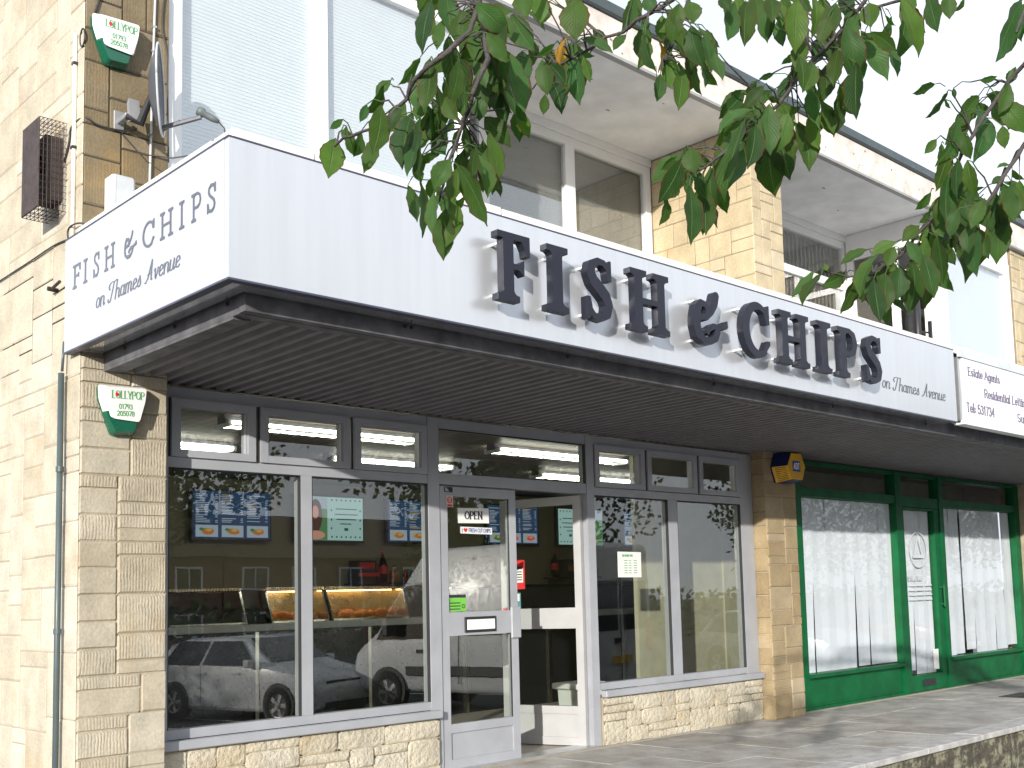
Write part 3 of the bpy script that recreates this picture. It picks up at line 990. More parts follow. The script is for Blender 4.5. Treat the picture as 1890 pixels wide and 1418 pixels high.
# roof: slab / soffit, painted fascia, dark edge trim
box('soffit', -.02, 19.5, -.02, 8, 5.885, 6.10, M['soffit'], bld)
fa = box('fascia_board', -.05, 19.5, -.062, -.022, 5.86, 6.20, M['fascia'], bld)
fp = MB()
fr_ = random.Random(12)
for i in range(70):                                          # flakes of peeled paint, thin chips
    x = fr_.uniform(.2, 12); z = fr_.uniform(5.9, 6.17); s = fr_.uniform(.008, .03)
    fp.face([(x, -.0635, z), (x + s, -.0635, z - s * .4), (x + s * 1.4, -.0635, z + s * .5), (x + s * .3, -.0635, z + s * .8)])
fp.build('peeled_patch', plain('bare_board', (.23, .19, .16), .9, var=.3), fa, kind='stuff')
box('soffit_trim', -.05, 19.5, -.066, -.004, 5.845, 5.872, plain('grey_drip_trim', (.30, .31, .31), .6), bld)
box('roof_edge', -.09, 19.5, -.10, .16, 6.205, 6.315, M['roof_cap'], bld, ch=.012)
box('roof_deck', -.05, 19.5, .14, 8.05, 6.11, 6.25, M['roof_cap'], bld)
box('end_fascia', -.05, -.024, -.018, 8.05, 5.86, 6.20, M['fascia'], bld)
sp = MB()
for (x, y, s) in ((4.55, .42, .10), (5.2, .75, .035), (5.5, .3, .02), (8.6, .5, .04), (9.4, .8, .03)):
    sp.face([(x - s, y, 5.8835), (x, y - s * .35, 5.8835), (x + s, y - s * .1, 5.8835), (x + s * .4, y + s * .3, 5.8835)])
sp.build('peeled_patch', plain('dark_spall', (.10, .10, .10), .9), bld, kind='stuff')


def window_unit(name, x0, x1, y, z0, z1, mull=(), trans=(), fw=.075, blind=None, parent=bld, axis='x', slat='h', glass='glass_up', dep=.07, bdist=.10):
    """a framed window lying in the plane y (axis 'x') or x = y (axis 'y')"""
    def bx(m, a0, a1, d0, d1, c0, c1):
        if axis == 'x': m.box(a0, a1, y + d0, y + d1, c0, c1)
        else: m.box(y + d0, y + d1, a0, a1, c0, c1)
    f = MB()
    bx(f, x0, x0 + fw, 0, dep, z0, z1)
    bx(f, x1 - fw, x1, 0, dep, z0, z1)
    bx(f, x0 + fw, x1 - fw, .002, dep, z1 - fw, z1)
    bx(f, x0 + fw, x1 - fw, .002, dep, z0, z0 + fw)
    for m_, w_ in mull: bx(f, m_ - w_ / 2, m_ + w_ / 2, .004, dep - .003, z0 + fw, z1 - fw)
    for t_, w_ in trans: bx(f, x0 + fw, x1 - fw, .006, dep - .006, t_ - w_ / 2, t_ + w_ / 2)
    fo = f.build('window_frame', M['white_frame'], parent)
    edges = [x0 + fw * .5] + [m_ for m_, w_ in mull] + [x1 - fw * .5]
    for a, b in zip(edges, edges[1:]):
        q = MB()
        bx(q, a + .004, b - .004, .036, .042, z0 + fw * .5, z1 - fw * .5)
        q.build('pane', M[glass], fo)
        if blind:
            s = MB()
            if slat == 'h':
                zz = z0 + fw
                while zz < z1 - fw:
                    if axis == 'x':
                        s.face([(a + .03, y + bdist, zz), (b - .03, y + bdist, zz), (b - .03, y + bdist + .0015, zz + .0250), (a + .03, y + bdist + .0015, zz + .0250)])
                    else:
                        s.face([(y + bdist, a + .03, zz), (y + bdist, b - .03, zz), (y + bdist + .0015, b - .03, zz + .0250), (y + bdist + .0015, a + .03, zz + .0250)])
                    zz += .025
            else:
                xx = a + .03
                while xx < b - .10:
                    if axis == 'x':
                        s.face([(xx, y + bdist, z0 + fw), (xx + .085, y + bdist + .03, z0 + fw), (xx + .085, y + bdist + .03, z1 - fw), (xx, y + bdist, z1 - fw)])
                    else:
                        s.face([(y + bdist, xx, z0 + fw), (y + bdist + .03, xx + .085, z0 + fw), (y + bdist + .03, xx + .085, z1 - fw), (y + bdist, xx, z1 - fw)])
                    xx += .09
            s.build('blind_slats', blind, fo, kind='stuff', recalc=False)
    return fo


wb = plain('white_blind', (0.70, 0.72, 0.76), .6, var=.03)
db = plain('grey_venetian_blind', (0.29, 0.28, 0.265), .6, var=.06)
vb = plain('beige_vertical_blind', (0.27, 0.25, 0.22), .7, var=.05)
# unit one: projecting bay on the left, recessed window on the right
window_unit('bay', .506, 2.86, .03, 3.31, 5.62, mull=((1.575, .10),), fw=.085, blind=wb, bdist=.06)
box('bay_head', .51, 2.87, .02, .14, 5.625, 5.70, M['gasket'], bld)
box('bay_head_panel', .51, 2.87, .04, .16, 5.705, 5.88, M['frame'], bld)
window_unit('bay_side', .14, 1.30, 2.80, 3.31, 5.62, fw=.08, blind=None, axis='y')
box('bay_side_head', 2.80, 2.868, .17, 1.30, 5.63, 5.88, M['white_frame'], bld)
window_unit('recess', 2.875, 6.44, 1.30, 3.31, 5.80, mull=((4.10, .11), (5.225, .13)), fw=.085, blind=db)
box('recess_head', 2.88, 6.44, 1.28, 1.36, 5.803, 5.883, M['white_frame'], bld)
# unit two, mirrored
window_unit('recess', 6.98, 10.40, 1.30, 3.31, 5.80, mull=((8.7, .10),), trans=((5.20, .10),), fw=.085, blind=vb, slat='v')
box('recess_head', 6.98, 10.40, 1.28, 1.36, 5.803, 5.883, M['white_frame'], bld)
window_unit('bay_side', .14, 1.28, 10.35, 3.31, 5.62, mull=((.62, .09),), trans=((5.20, .08),), fw=.08, blind=None, axis='y')
box('bay_side_head', 10.35, 10.42, .17, 1.28, 5.63, 5.88, M['white_frame'], bld)
box('bay_corner_post', 10.34, 10.44, .02, .135, 3.30, 5.88, M['white_frame'], bld)
window_unit('bay', 10.445, 12.51, .03, 3.31, 5.62, mull=(), fw=.16, blind=wb, bdist=.09)
box('bay_head', 10.445, 12.51, .04, .16, 5.625, 5.88, M['white_frame'], bld)
# unit three onwards, seen only edge on
box('next_front', 13.06, 19.5, .05, .3, 3.31, 5.88, M['mortar'], bld)
box('next_shopfront', 13.06, 19.5, .2, .4, 0.0, 2.72, M['dark'], bld)

# ------------------------------------------------------------------ canopy
can = thing('canopy', 'flat projecting canopy with brown ribbed underside running over the shopfronts', 'canopy', (6, -.9, 2.6))
pr = MB()
P_ = .098
n = int(19.3 / P_)
for i in range(n):
    x = .16 + i * P_
    prof = [(x, 2.612), (x + .030, 2.612), (x + .044, 2.580), (x + .082, 2.580), (x + P_, 2.612)]
    for a, b in zip(prof, prof[1:]):
        pr.face([(a[0], -1.56, a[1]), (b[0], -1.56, b[1]), (b[0], .17, b[1] - .012), (a[0], .17, a[1] - .012)])
    if i % 23 == 22:
        pass
pr.build('ribbed_sheet', M['corr'], can, recalc=False)
bm_ = MB()
bm_.box(.12, 19.4, -1.62, -1.565, 2.575, 2.70)
bm_.box(.12, 19.4, -1.566, -1.50, 2.572, 2.585)
bm_.build('front_beam', M['steel'], can)
bm_ = MB()
bm_.box(.125, .17, -1.564, .003, 2.577, 2.70)
bm_.box(.125, .215, -1.498, .003, 2.560, 2.576)
bm_.build('end_beam', M['steel'], can)
hb = MB()
for x in (1.02, 1.06, 2.2, 3.6, 5.1, 6.6): hb.lathe([(0, 0), (.010, 0), (.010, .008), (0, .010)], (x, -1.621, 2.64), (0, -1, 0), 8)
for y in (-1.45, -.9, -.3): hb.lathe([(0, 0), (.010, 0), (.010, .008), (0, .010)], (.119, y, 2.64), (-1, 0, 0), 8)
hb.build('bolt_heads', M['black'], can, kind='stuff')
box('canopy_deck', .0, 19.4, -1.55, 1.28, 2.715, 3.285, plain('pale_bounce_deck', (.62, .61, .59), .9, var=.2, scale=30), can)  # unseen deck top, coloured pale to bounce sun up onto the soffit
cp = 0.0
x = -.03
rnd = random.Random(8)
while x < 12:                                                # white upstand pieces along the canopy edge
    L = 1.17 if x > 0 else .43
    c_ = MB().box(x + .004, x + L - .004, -1.775, -1.60, 3.288, 3.358 + rnd.uniform(-.003, .003), ch=.004)
    c_.build('coping_piece', M['coping'], can)
    x += L
y = -1.59
while y < -.05:
    L = min(1.0, -.02 - y)
    MB().box(-.035, .12, y + .003, y + L - .003, 3.288, 3.352 + rnd.uniform(-.003, .003), ch=.004).build('coping_piece', M['coping'], can)
    y += L

# ------------------------------------------------------------------ fascia sign of the takeaway
YS = -1.79
sgn = thing('fascia_sign', 'long white panel sign wrapping the canopy corner with raised dark FISH & CHIPS letters', 'sign', (3.4, YS, 2.65))
fb = MB().box(-.05, 6.855, YS, YS + .04, 2.662, 3.300)
fb.build('front_panel', M['panel'], sgn)
eb = MB().box(-.053, -.013, YS + .041, .10, 2.662, 3.300)
eb.build('end_panel', M['panel'], sgn)
tr = MB()
tr.box(-.055, 6.858, YS - .003, YS + .043, 3.3005, 3.308)
tr.box(-.055, 6.858, YS - .003, YS + .043, 2.652, 2.6615)
tr.box(-.056, -.010, YS + .044, .102, 3.3005, 3.308)
tr.box(-.056, -.010, YS + .044, .102, 2.652, 2.6615)
tr.build('edge_trim', M['panel_edge'], sgn)
un = MB()
un.box(-.05, 6.85, YS + .05, -1.64, 2.655, 2.662)
un.box(-.05, .10, -1.638, -.005, 2.655, 2.662)
un.build('underside_strip', M['sign_under'], sgn)
pitch = [('F', 1.417, .234), ('I', 1.775, .166), ('S', 2.078, .236), ('H', 2.459, .360), ('&', 3.045, .365), ('C', 3.575, .305), ('H', 3.985, .385), ('I', 4.470, .190), ('P', 4.748, .280), ('S', 5.138, .256)]
for ch, x, w in pitch:
    gw, loops = BIG[ch]
    m = MB()
    h = .376 if ch != '&' else .345
    sx = w / (gw * h)
    solid(m, loops, (x, YS - .115, 2.797 + (0 if ch != '&' else .004)), (1, 0, 0), (0, 0, 1), h, .052, sx)
    lt = m.build('letter', M['letter'], sgn)
    m = MB()
    cols = (.25, .75) if ch in 'HC&' else (.45,)
    for fx in ([.18, .82] if ch == 'H' else [.12, .5] if ch == 'C' else [.22] if ch in 'FP' else [.5] if ch == 'I' else [.25, .7]):
        for fz in (.12, .86):
            m.lathe([(.0085, 0), (.0085, .062)], (x + w * fx, YS - .0625, 2.797 + h * fz), (0, 1, 0), 8)
    m.build('standoff_pins', M['white'], lt, kind='stuff')
put_script = lambda m: m.build('script_letter', M['end_ink'], sgn, recalc=False)
L = script_line((0, 0, 0), (1, 0, 0), (0, 0, 1), 1.0, .07)
script_line((5.57, YS, 2.822), (1, 0, 0), (0, 0, 1), .105, .0105, put_script, 1.08 / .105 / L)
script_line((-.053, -.335, 2.822), (0, -1, 0), (0, 0, 1), .095, .009, put_script, .99 / .095 / L)
ends = [('F', .016, .105), ('I', .165, .066), ('S', .297, .085), ('H', .447, .145), ('&', .685, .16), ('C', .905, .14), ('H', 1.110, .155), ('I', 1.315, .066), ('P', 1.440, .10), ('S', 1.590, .092)]
for ch, s, w in ends:
    gw, loops = THIN[ch]
    m = MB()
    h = .135
    solid(m, loops, (-.0555, -s, 2.994), (0, -1, 0), (0, 0, 1), h, .0024, w / (gw * h))
    m.build('printed_letter', M['end_ink'], sgn)

# neighbouring estate agent sign
es = thing('estate_agent_sign', 'white estate agent sign board with small grey serif lettering at the right edge', 'sign', (8, -1.8, 2.65))
MB().box(7.00, 12.4, -1.80, -1.76, 2.68, 3.25).build('board', plain('white_board', (.80, .80, .81), .4, var=.02), es)
MB().box(6.93, 6.995, -1.785, -1.70, 2.66, 3.285).build('end_upright', M['alu'], es)
m = MB()
m.box(6.93, 12.45, -1.81, -1.72, 3.253, 3.335)
m.build('top_rail', plain('pale_blue_grey_rail', (.58, .62, .66), .4), es)
MB().box(6.93, 12.45, -1.815, -1.72, 2.645, 2.677).build('bottom_rail', M['white_frame'], es)
m = MB()
write(m, 'Estate Agents', (7.10, -1.80, 3.105), (1, 0, 0), (0, 0, 1), .072, .0165, fit=.66, serif=.7)
write(m, 'Residential Lettings', (7.41, -1.80, 2.935), (1, 0, 0), (0, 0, 1), .075, .0165, fit=1.0, serif=.7)
write(m, 'Tel: 531734', (7.03, -1.80, 2.770), (1, 0, 0), (0, 0, 1), .078, .0175, fit=.57, serif=.7)
write(m, 'Sur', (8.10, -1.80, 2.775), (1, 0, 0), (0, 0, 1), .075, .0165, fit=.2, serif=.7)
m.build('lettering', M['grey_ink'], es, recalc=False, kind='stuff')


def hit(px, py, axis, val):
    d = r0 * ((px - PPX) / FPX) + r1 * ((py - PPY) / FPX) + r2
    return CAM + d * ((val - CAM[axis]) / d[axis])


# ------------------------------------------------------------------ grey takeaway shopfront
sf = thing('takeaway_shopfront', 'grey framed takeaway shopfront with big panes, top lights and one door open', 'shopfront', (3.4, .2, 0))
Y0, Y1 = .15, .235
f = MB()
f.box(.502, .575, Y0, Y1, .40, 2.55)                        # left jamb
f.box(2.505, 2.605, Y0 - .004, Y1, .0, 2.55)                # jamb left of the doors
f.box(4.140, 4.225, Y0 - .004, Y1, .0, 2.55)                # jamb right of the doors
f.box(6.245, 6.44, Y0, Y1, .40, 2.55)
f.box(.576, 2.504, Y0 + .003, Y1, 2.487, 2.553)             # heads
f.box(4.226, 6.244, Y0 + .003, Y1, 2.487, 2.553)
f.box(2.606, 4.139, Y0 + .006, Y1, 2.478, 2.553)
f.box(.576, 2.504, Y0 + .003, Y1, 2.066, 2.128)             # transom rails
f.box(4.226, 6.244, Y0 + .003, Y1, 2.060, 2.124)
f.box(2.606, 4.139, Y0 + .006, Y1, 2.068, 2.150)
f.box(1.470, 1.552, Y0 + .002, Y1, .512, 2.065)             # posts between the big panes
f.box(5.172, 5.296, Y0 + .002, Y1, .512, 2.059)
f.box(.576, 2.504, Y0 + .003, Y1, .455, .511)               # bottom rails
f.box(4.226, 6.244, Y0 + .003, Y1, .455, .511)
f.build('frame', M['frame'], sf)
for (x0, x1) in ((.503, 2.56), (4.236, 6.44)):
    MB().box(x0, x1, .085, .149, .397, .452, ch=.006).build('sill', M['frame'], sf)
# opening top lights: each a casement with its pane
for x0, x1 in ((.577, 1.150), (1.165, 1.850), (1.865, 2.503), (4.228, 4.872), (4.888, 5.596), (5.612, 6.243)):
    m = MB()
    a, b, c, d = x0 + .01, x1 - .01, 2.130, 2.485
    wl = .052
    m.box(a, a + wl, Y0 - .016, Y1 - .02, c, d)
    m.box(b - wl, b, Y0 - .016, Y1 - .02, c, d)
    m.box(a + wl, b - wl, Y0 - .015, Y1 - .02, d - .05, d)
    m.box(a + wl, b - wl, Y0 - .015, Y1 - .02, c, c + .046)
    if b - a < 1:                                            # inner glazing bead
        m.box(a + wl, a + wl + .012, Y0 - .003, Y1 - .03, c + .046, d - .05)
        m.box(b - wl - .012, b - wl, Y0 - .003, Y1 - .03, c + .046, d - .05)
    cs = m.build('top_light', M['frame'], sf)
    MB().box(a + .03, b - .03, Y0 + .02, Y0 + .026, c + .03, d - .03).build('pane', M['glass'], cs)
    m = MB()
    for u, v, w_, h_ in ((x0 - .004, c, .012, d - c), ):
        m.box(u, u + w_, Y0 - .0005, Y0 + .004, v, v + h_)
    m.build('gasket', M['gasket'], cs)
for x0, x1, z0, z1 in ((.577, 1.469, .512, 2.065), (1.553, 2.504, .512, 2.065), (4.226, 5.171, .512, 2.059), (5.297, 6.244, .512, 2.059), (2.607, 4.138, 2.151, 2.477)):
    p = MB().box(x0, x1, Y0 + .034, Y0 + .040, z0, z1).build('pane', M['glass'], sf)
    m = MB()
    m.box(x0, x0 + .006, Y0 + .004, Y0 + .033, z0, z1)
    m.box(x1 - .006, x1, Y0 + .004, Y0 + .033, z0, z1)
    m.box(x0 + .006, x1 - .006, Y0 + .004, Y0 + .033, z1 - .006, z1)
    m.build('gasket', M['gasket'], p)
MB().box(2.606, 4.139, .10, .30, .0125, .022).build('threshold', M['alu'], sf)


def door_leaf(parent, name, W, mat, hinge, ang, flip):
    """door leaf in its own frame: x from the hinge, y outward negative"""
    T = Matrix.Translation(Vector(hinge)) @ Matrix.Rotation(ang, 4, 'Z')

    def put(o):
        o.location = T.translation - (Vector(parent.location) if o.parent is parent else Vector((0, 0, 0)))
        return o
    d = MB()
    s = .068
    d.box(0, s, 0, .045, .02, 2.055)
    d.box(W - s, W, 0, .045, .02, 2.055)
    d.box(s, W - s, .001, .044, 1.985, 2.055)
    d.box(s, W - s, .001, .044, .965, 1.135)
    d.box(s, W - s, .001, .044, .272, .335)
    d.box(s, W - s, .001, .044, .02, .085)
    d.box(s, W - s, .014, .030, .085, .272)
    o = d.build(name, mat, parent)
    o.matrix_local = Matrix.Translation(-Vector(parent.location)) @ T
    for z0, z1 in ((1.135, 1.985), (.335, .965)):
        MB().box(s, W - s, .018, .024, z0, z1).build('pane', M['glass'], o, local=True)
        m = MB()
        m.box(s, s + .005, .004, .017, z0, z1)
        m.box(W - s - .005, W - s, .004, .017, z0, z1)
        m.build('gasket', M['gasket'], o, local=True)
    return o


dl = door_leaf(sf, 'door', .735, M['frame'], (2.615, .155, 0), 0, False)
b = MB().box(.205, .505, -.012, -.0005, .985, 1.098, ch=.003)
b.build('letter_box', M['gasket'], dl, local=True)
MB().box(.222, .488, -.018, -.0125, 1.003, 1.078, ch=.002).build('letter_box_flap', M['white'], dl, local=True)
MB().box(.655, .747, -.022, -.0005, .925, 1.160, ch=.004).build('lock_plate', M['frame'], dl, local=True)
frame_in = plain('pale_grey_door', (.40, .405, .41), .4, var=.05)
dr2 = door_leaf(sf, 'door', .78, frame_in, (4.132, .20, 0), math.radians(106.5), True)
dr2['label'] = 'right-hand door leaf standing open inwards'
bn = MB().tube([(.70, -.05, .93), (.70, -.05, 1.22)], .011, 8)
bn.tube([(.70, 0, .96), (.70, -.05, .96)], .007, 6)
bn.tube([(.70, 0, 1.19), (.70, -.05, 1.19)], .007, 6)
bn.build('handle', M['frame'], dr2, local=True)
A_ = Matrix.Translation(Vector((4.132, .20, 0))) @ Matrix.Rotation(math.radians(106.5), 4, 'Z')


def on_leaf(m, x0, x1, z0, z1, y0=.046, y1=.049, mi=0):
    v = [A_ @ Vector((x, y, z)) for x in (x0, x1) for y in (y0, y1) for z in (z0, z1)]
    m.mesh(v, [(0, 1, 3, 2), (4, 6, 7, 5), (0, 4, 5, 1), (2, 3, 7, 6), (0, 2, 6, 4), (1, 5, 7, 3)], mi)


# notices stuck on the doors and windows
t = thing('red_notice', 'tall red notice with white label stuck on the glass of the open door', 'notice', A_ @ Vector((.62, .03, 1.4)))
m = MB(); on_leaf(m, .555, .700, 1.30, 1.545, .025, .028); m.build('sheet', M['red_print'], t)
m = MB(); on_leaf(m, .570, .685, 1.355, 1.475, .0285, .0295); m.build('white_label', M['paper'], t)
m = MB()
for i in range(4): on_leaf(m, .58, .675 - (i % 2) * .02, 1.375 + i * .022, 1.384 + i * .022, .0297, .0303)
on_leaf(m, .575, .68, 1.468, 1.492, .0285, .0300)
m.build('print', M['ink'], t, kind='stuff')
t = thing('teal_sticker', 'small pale and teal sticker under the red notice on the open door', 'sticker', A_ @ Vector((.62, .03, 1.2)))
m = MB(); on_leaf(m, .60, .70, 1.14, 1.27, .025, .0275); m.build('sheet', plain('teal_paper', (.10, .25, .28), .6), t)
m = MB(); on_leaf(m, .61, .69, 1.20, 1.26, .0280, .0288); m.build('picture', M['paper'], t)
t = thing('push_sticker', 'small square red sticker with white lettering on the edge stile of the open door', 'sticker', A_ @ Vector((.745, .05, 1.1)))
m = MB(); on_leaf(m, .718, .770, 1.075, 1.145, .0462, .0475); m.build('sheet', M['red_print'], t)
m = MB()
write(m, 'PULL', A_ @ Vector((.765, .0477, 1.100)), A_.to_3x3() @ Vector((-1, 0, 0)), (0, 0, 1), .018, .004, sx=.9, lift=.0005)
m.build('lettering', M['white'], t, recalc=False, kind='stuff')


def sheet(name, label, cat, x0, x1, z0, z1, y, mat, tilt=0.0, group=None):
    t = thing(name, label, cat, ((x0 + x1) / 2, y, (z0 + z1) / 2), group)
    cx, cz = (x0 + x1) / 2, (z0 + z1) / 2
    ca, sa = math.cos(tilt), math.sin(tilt)
    pts = [(cx + (a - cx) * ca - (b - cz) * sa, cz + (a - cx) * sa + (b - cz) * ca) for a, b in ((x0, z0), (x1, z0), (x1, z1), (x0, z1))]
    MB().prism(pts, 1, y, y + .0015).build('sheet', mat, t)
    return t


GY = .172                                                    # just in front of the left door's glass
t = sheet('open_sign', 'white card reading OPEN hung inside the closed left door', 'sign', 2.793, 3.092, 1.792, 1.905, .1705, M['paper'], .02)
m = MB(); write(m, 'OPEN', (2.858, .1705, 1.822), (1, 0, .02), (0, 0, 1), .054, .0100, fit=.175, serif=.8, track=.10); m.build('lettering', M['ink'], t, recalc=False, kind='stuff')
t = sheet('chips_sticker', 'white strip sticker with red heart and blue FRESH CUT CHIPS lettering below the OPEN card', 'sticker', 2.815, 3.12, 1.712, 1.762, .1705, M['paper'], -.01)
m = MB(); write(m, 'I', (2.826, .1705, 1.722), (1, 0, 0), (0, 0, 1), .028, .005); write(m, 'FRESH CUT CHIPS', (2.892, .1705, 1.725), (1, 0, 0), (0, 0, 1), .026, .0042, fit=.215); m.build('lettering', M['blue_print'], t, recalc=False, kind='stuff')
h = [(0, -.018), (.010, -.008), (.019, .003), (.018, .012), (.010, .016), (.003, .012), (0, .007), (-.003, .012), (-.010, .016), (-.018, .012), (-.019, .003), (-.010, -.008)]
MB().prism([(2.862 + p[0], 1.738 + p[1]) for p in h], 1, .1690, .1700).build('heart', M['red_print'], t)
t = sheet('no_smoking_sticker', 'small red and white no-smoking sticker in the top corner of the left door pane', 'sticker', 2.672, 2.734, 1.903, 1.988, .1545 - .003, plain('pink_paper', (.62, .50, .46), .7))
m = MB(); m.lathe([(.017, 0), (.024, 0), (.024, .001), (.017, .001), (.017, 0)], (2.703, .1495, 1.955), (0, 1, 0), 20)
m.box(2.687, 2.719, .1495, .1505, 1.952, 1.958); m.box(2.68, 2.726, .1495, .1505, 1.908, 1.922); m.build('ring', M['red_print'], t)
t = sheet('dark_sticker', 'small dark square sticker at the top left corner of the door frame', 'sticker', 2.655, 2.732, 2.012, 2.050, .1515, M['gasket'])
m = MB(); m.face([(2.662, .1505, 2.018), (2.70, .1505, 2.018), (2.675, .1505, 2.046), (2.662, .1505, 2.046)]); m.build('print', M['frame'], t)
t = sheet('hygiene_sticker', 'bright green and black food hygiene sticker low in the upper pane of the left door', 'sticker', 2.690, 2.853, 1.142, 1.240, .1705, plain('lime_green', (.16, .50, .06), .5))
MB().box(2.690, 2.853, .1690, .1700, 1.241, 1.262).build('black_band', M['ink'], t)
m = MB(); m.lathe([(.010, 0), (.016, 0), (.016, .0008), (.010, .0008), (.010, 0)], (2.828, .1690, 1.178), (0, 1, 0), 14)
for i in range(3): m.box(2.70, 2.80, .1690, .1697, 1.155 + i * .022, 1.162 + i * .022)
m.build('print', M['ink'], t, kind='stuff')
t = sheet('opening_times', 'white sheet of opening times taped inside the window right of the doors', 'notice', 4.522, 4.818, 1.375, 1.592, Y0 + .030, M['paper'], -.01)
m = MB()
write(m, 'OUR OPENING TIMES'.replace('W', 'V'), (4.575, Y0 + .030, 1.552), (1, 0, 0), (0, 0, 1), .017, .0038, sx=.72)
for i, (a, b) in enumerate((('Mon', '12:00'), ('Tues', '12:00'), ('Ued', '12:00'), ('Thurs', '12:00'), ('Fri', '12:00'), ('Sat', '12:00'))):
    z = 1.515 - i * .021
    for q in range(3):
        m.box(4.60 + q * .060, 4.60 + q * .060 + (.042 if q != 1 else .030), Y0 + .0285, Y0 + .0295, z, z + .006)
m.build('print', M['green_print'], t, recalc=False, kind='stuff')

# ------------------------------------------------------------------ green shopfront with papered windows
gs = thing('green_shopfront', 'empty shopfront with green painted frame and windows covered inside by white paper', 'shopfront', (9.7, .2, 0))
f = MB()
GA, GB = .12, .24
f.box(6.972, 7.245, GA, GB, 0, 2.55)
f.box(9.165, 9.305, GA - .006, GB, 0, 2.55)
f.box(10.215, 10.315, GA - .006, GB, 0, 2.55)
f.box(12.38, 12.515, GA, GB, 0, 2.55)
for a, b in ((7.246, 9.164), (10.316, 12.379)):
    f.box(a, b, GA + .004, GB, 2.185, 2.275)
    f.box(a, b, GA + .004, GB, 2.515, 2.555)
    f.box(a, b, GA - .035, GB, .335, .372)
    f.box(a, b, GA + .004, GB, .0, .04)
f.box(9.306, 10.214, GA + .004, GB, 2.155, 2.275)
f.box(9.306, 10.214, GA + .004, GB, 2.515, 2.555)
f.build('frame', M['shop_green'], gs)
for a, b in ((7.246, 9.164), (10.316, 12.379)):
    m = MB(); m.box(a, b, GA + .03, GB, .041, .334)
    m.box(a + .03, b - .03, GA + .022, GA + .03, .07, .30)
    m.build('kick_panel', M['shop_green'], gs)
    MB().box(a, b, GA + .06, GA + .066, .373, 2.184).build('pane', M['glass_green'], gs)
    MB().box(a, b, GA + .06, GA + .066, 2.276, 2.514).build('pane', M['glass_green'], gs)
MB().box(9.306, 10.214, GA + .06, GA + .066, 2.276, 2.514).build('pane', M['glass_green'], gs)
d = MB()
d.box(9.31, 9.355, GA + .01, GB - .03, .02, 2.15); d.box(10.095, 10.21, GA + .01, GB - .03, .02, 2.15)
d.box(9.356, 10.094, GA + .013, GB - .03, 2.125, 2.15); d.box(9.356, 10.094, GA + .013, GB - .03, .02, .205)
d = d.build('door', M['shop_green'], gs)
MB().box(9.356, 10.094, GA + .05, GA + .056, .206, 2.124).build('pane', M['glass_green'], d)
MB().box(9.60, 9.90, GA, GA + .009, .075, .150).build('letter_plate', M['black'], d)
h_ = MB().tube([(10.13, GA - .05, .98), (10.13, GA - .05, 1.24)], .014, 8); h_.box(10.12, 10.14, GA - .05, GA + .01, 1.0, 1.02); h_.box(10.12, 10.14, GA - .05, GA + .01, 1.2, 1.22)
h_.build('handle', M['shop_green'], d)
# sheets of lining paper hung side by side with slits between them
rp_ = random.Random(4)
ORD = ['first', 'second', 'third', 'fourth', 'fifth', 'sixth', 'seventh', 'eighth', 'ninth', 'tenth', 'eleventh', 'twelfth']


def papers(x0, x1, z0, z1, n, y, group, lab):
    w = (x1 - x0) / n
    for i in range(n):
        a, b = x0 + i * w, x0 + (i + 1) * w
        gt, gb = [rp_.choice((-.030, -.025, .030, -.045)) for _ in '12']
        zb = z0 + rp_.choice((0, 0, .01, .05))
        nseg = 7
        m = MB()
        off = y + (i % 2) * .006
        for k_ in range(nseg):
            t0, t1 = k_ / nseg, (k_ + 1) / nseg
            def row(t):
                z = zb + (z1 - zb) * t
                bul = .002 * math.sin(t * 7 + i * 2)
                gg = gb + (gt - gb) * t + .003 * math.sin(t * 5 + i)
                return [(a + .002, off + bul, z), ((a + b) / 2, off + bul + .006, z), (b - gg - .004, off + bul, z)]
            A, B = row(t0), row(t1)
            for q in range(2):
                m.face([A[q], A[q + 1], B[q + 1], B[q]])
        o = m.build('paper_sheet', M['lining'], None, smooth=True)
        tag(o, lab % ORD[i], 'paper', group)


M['lining'] = plain('lining_paper', (.68, .71, .76), .8, var=.04, scale=2)
papers(7.25, 9.16, .375, 2.18, 7, GA + .085, 'paper sheets over the left green window', '%s strip of white lining paper from the left inside the left green window')
papers(10.32, 12.37, .375, 2.18, 7, GA + .085, 'paper sheets over the right green window', '%s strip of white lining paper from the left inside the right green window')
papers(9.36, 10.085, .21, 2.12, 3, GA + .075, 'paper sheets behind the green door', '%s strip of white lining paper from the left behind the green door glass')
t = thing('door_lettering', 'faint grey round emblem with OPENING TIMES lettering on the glass of the green door', 'lettering', (9.72, GA + .047, 1.4))
fg = plain('frosted_grey_vinyl', (.56, .60, .63), .6)
m = MB()
m.lathe([(.195, 0), (.215, 0), (.215, .001), (.195, .001), (.195, 0)], (9.73, GA + .047, 1.66), (0, 1, 0), 36)
m.prism([(9.73, 1.86), (9.62, 1.60), (9.655, 1.60), (9.73, 1.78), (9.805, 1.60), (9.84, 1.60)], 1, GA + .047, GA + .048)
m.box(9.60, 9.86, GA + .0468, GA + .048, 1.56, 1.60)
m.build('emblem', fg, t)
m = MB()
write(m, 'OPENING TIMES', (9.45, GA + .048, 1.30), (1, 0, 0), (0, 0, 1), .055, .010, sx=.74, serif=1)
for i in range(4):
    for q in range(3): m.box(9.47 + q * .19, 9.47 + q * .19 + .16, GA + .0465, GA + .0475, 1.23 - i * .055, 1.25 - i * .055)
m.build('print', fg, t, recalc=False, kind='stuff')
sheet('small_door_card', 'small white card stuck low in the corner of the green door glass', 'card', 9.955, 10.085, .245, .48, GA + .047, M['paper'])

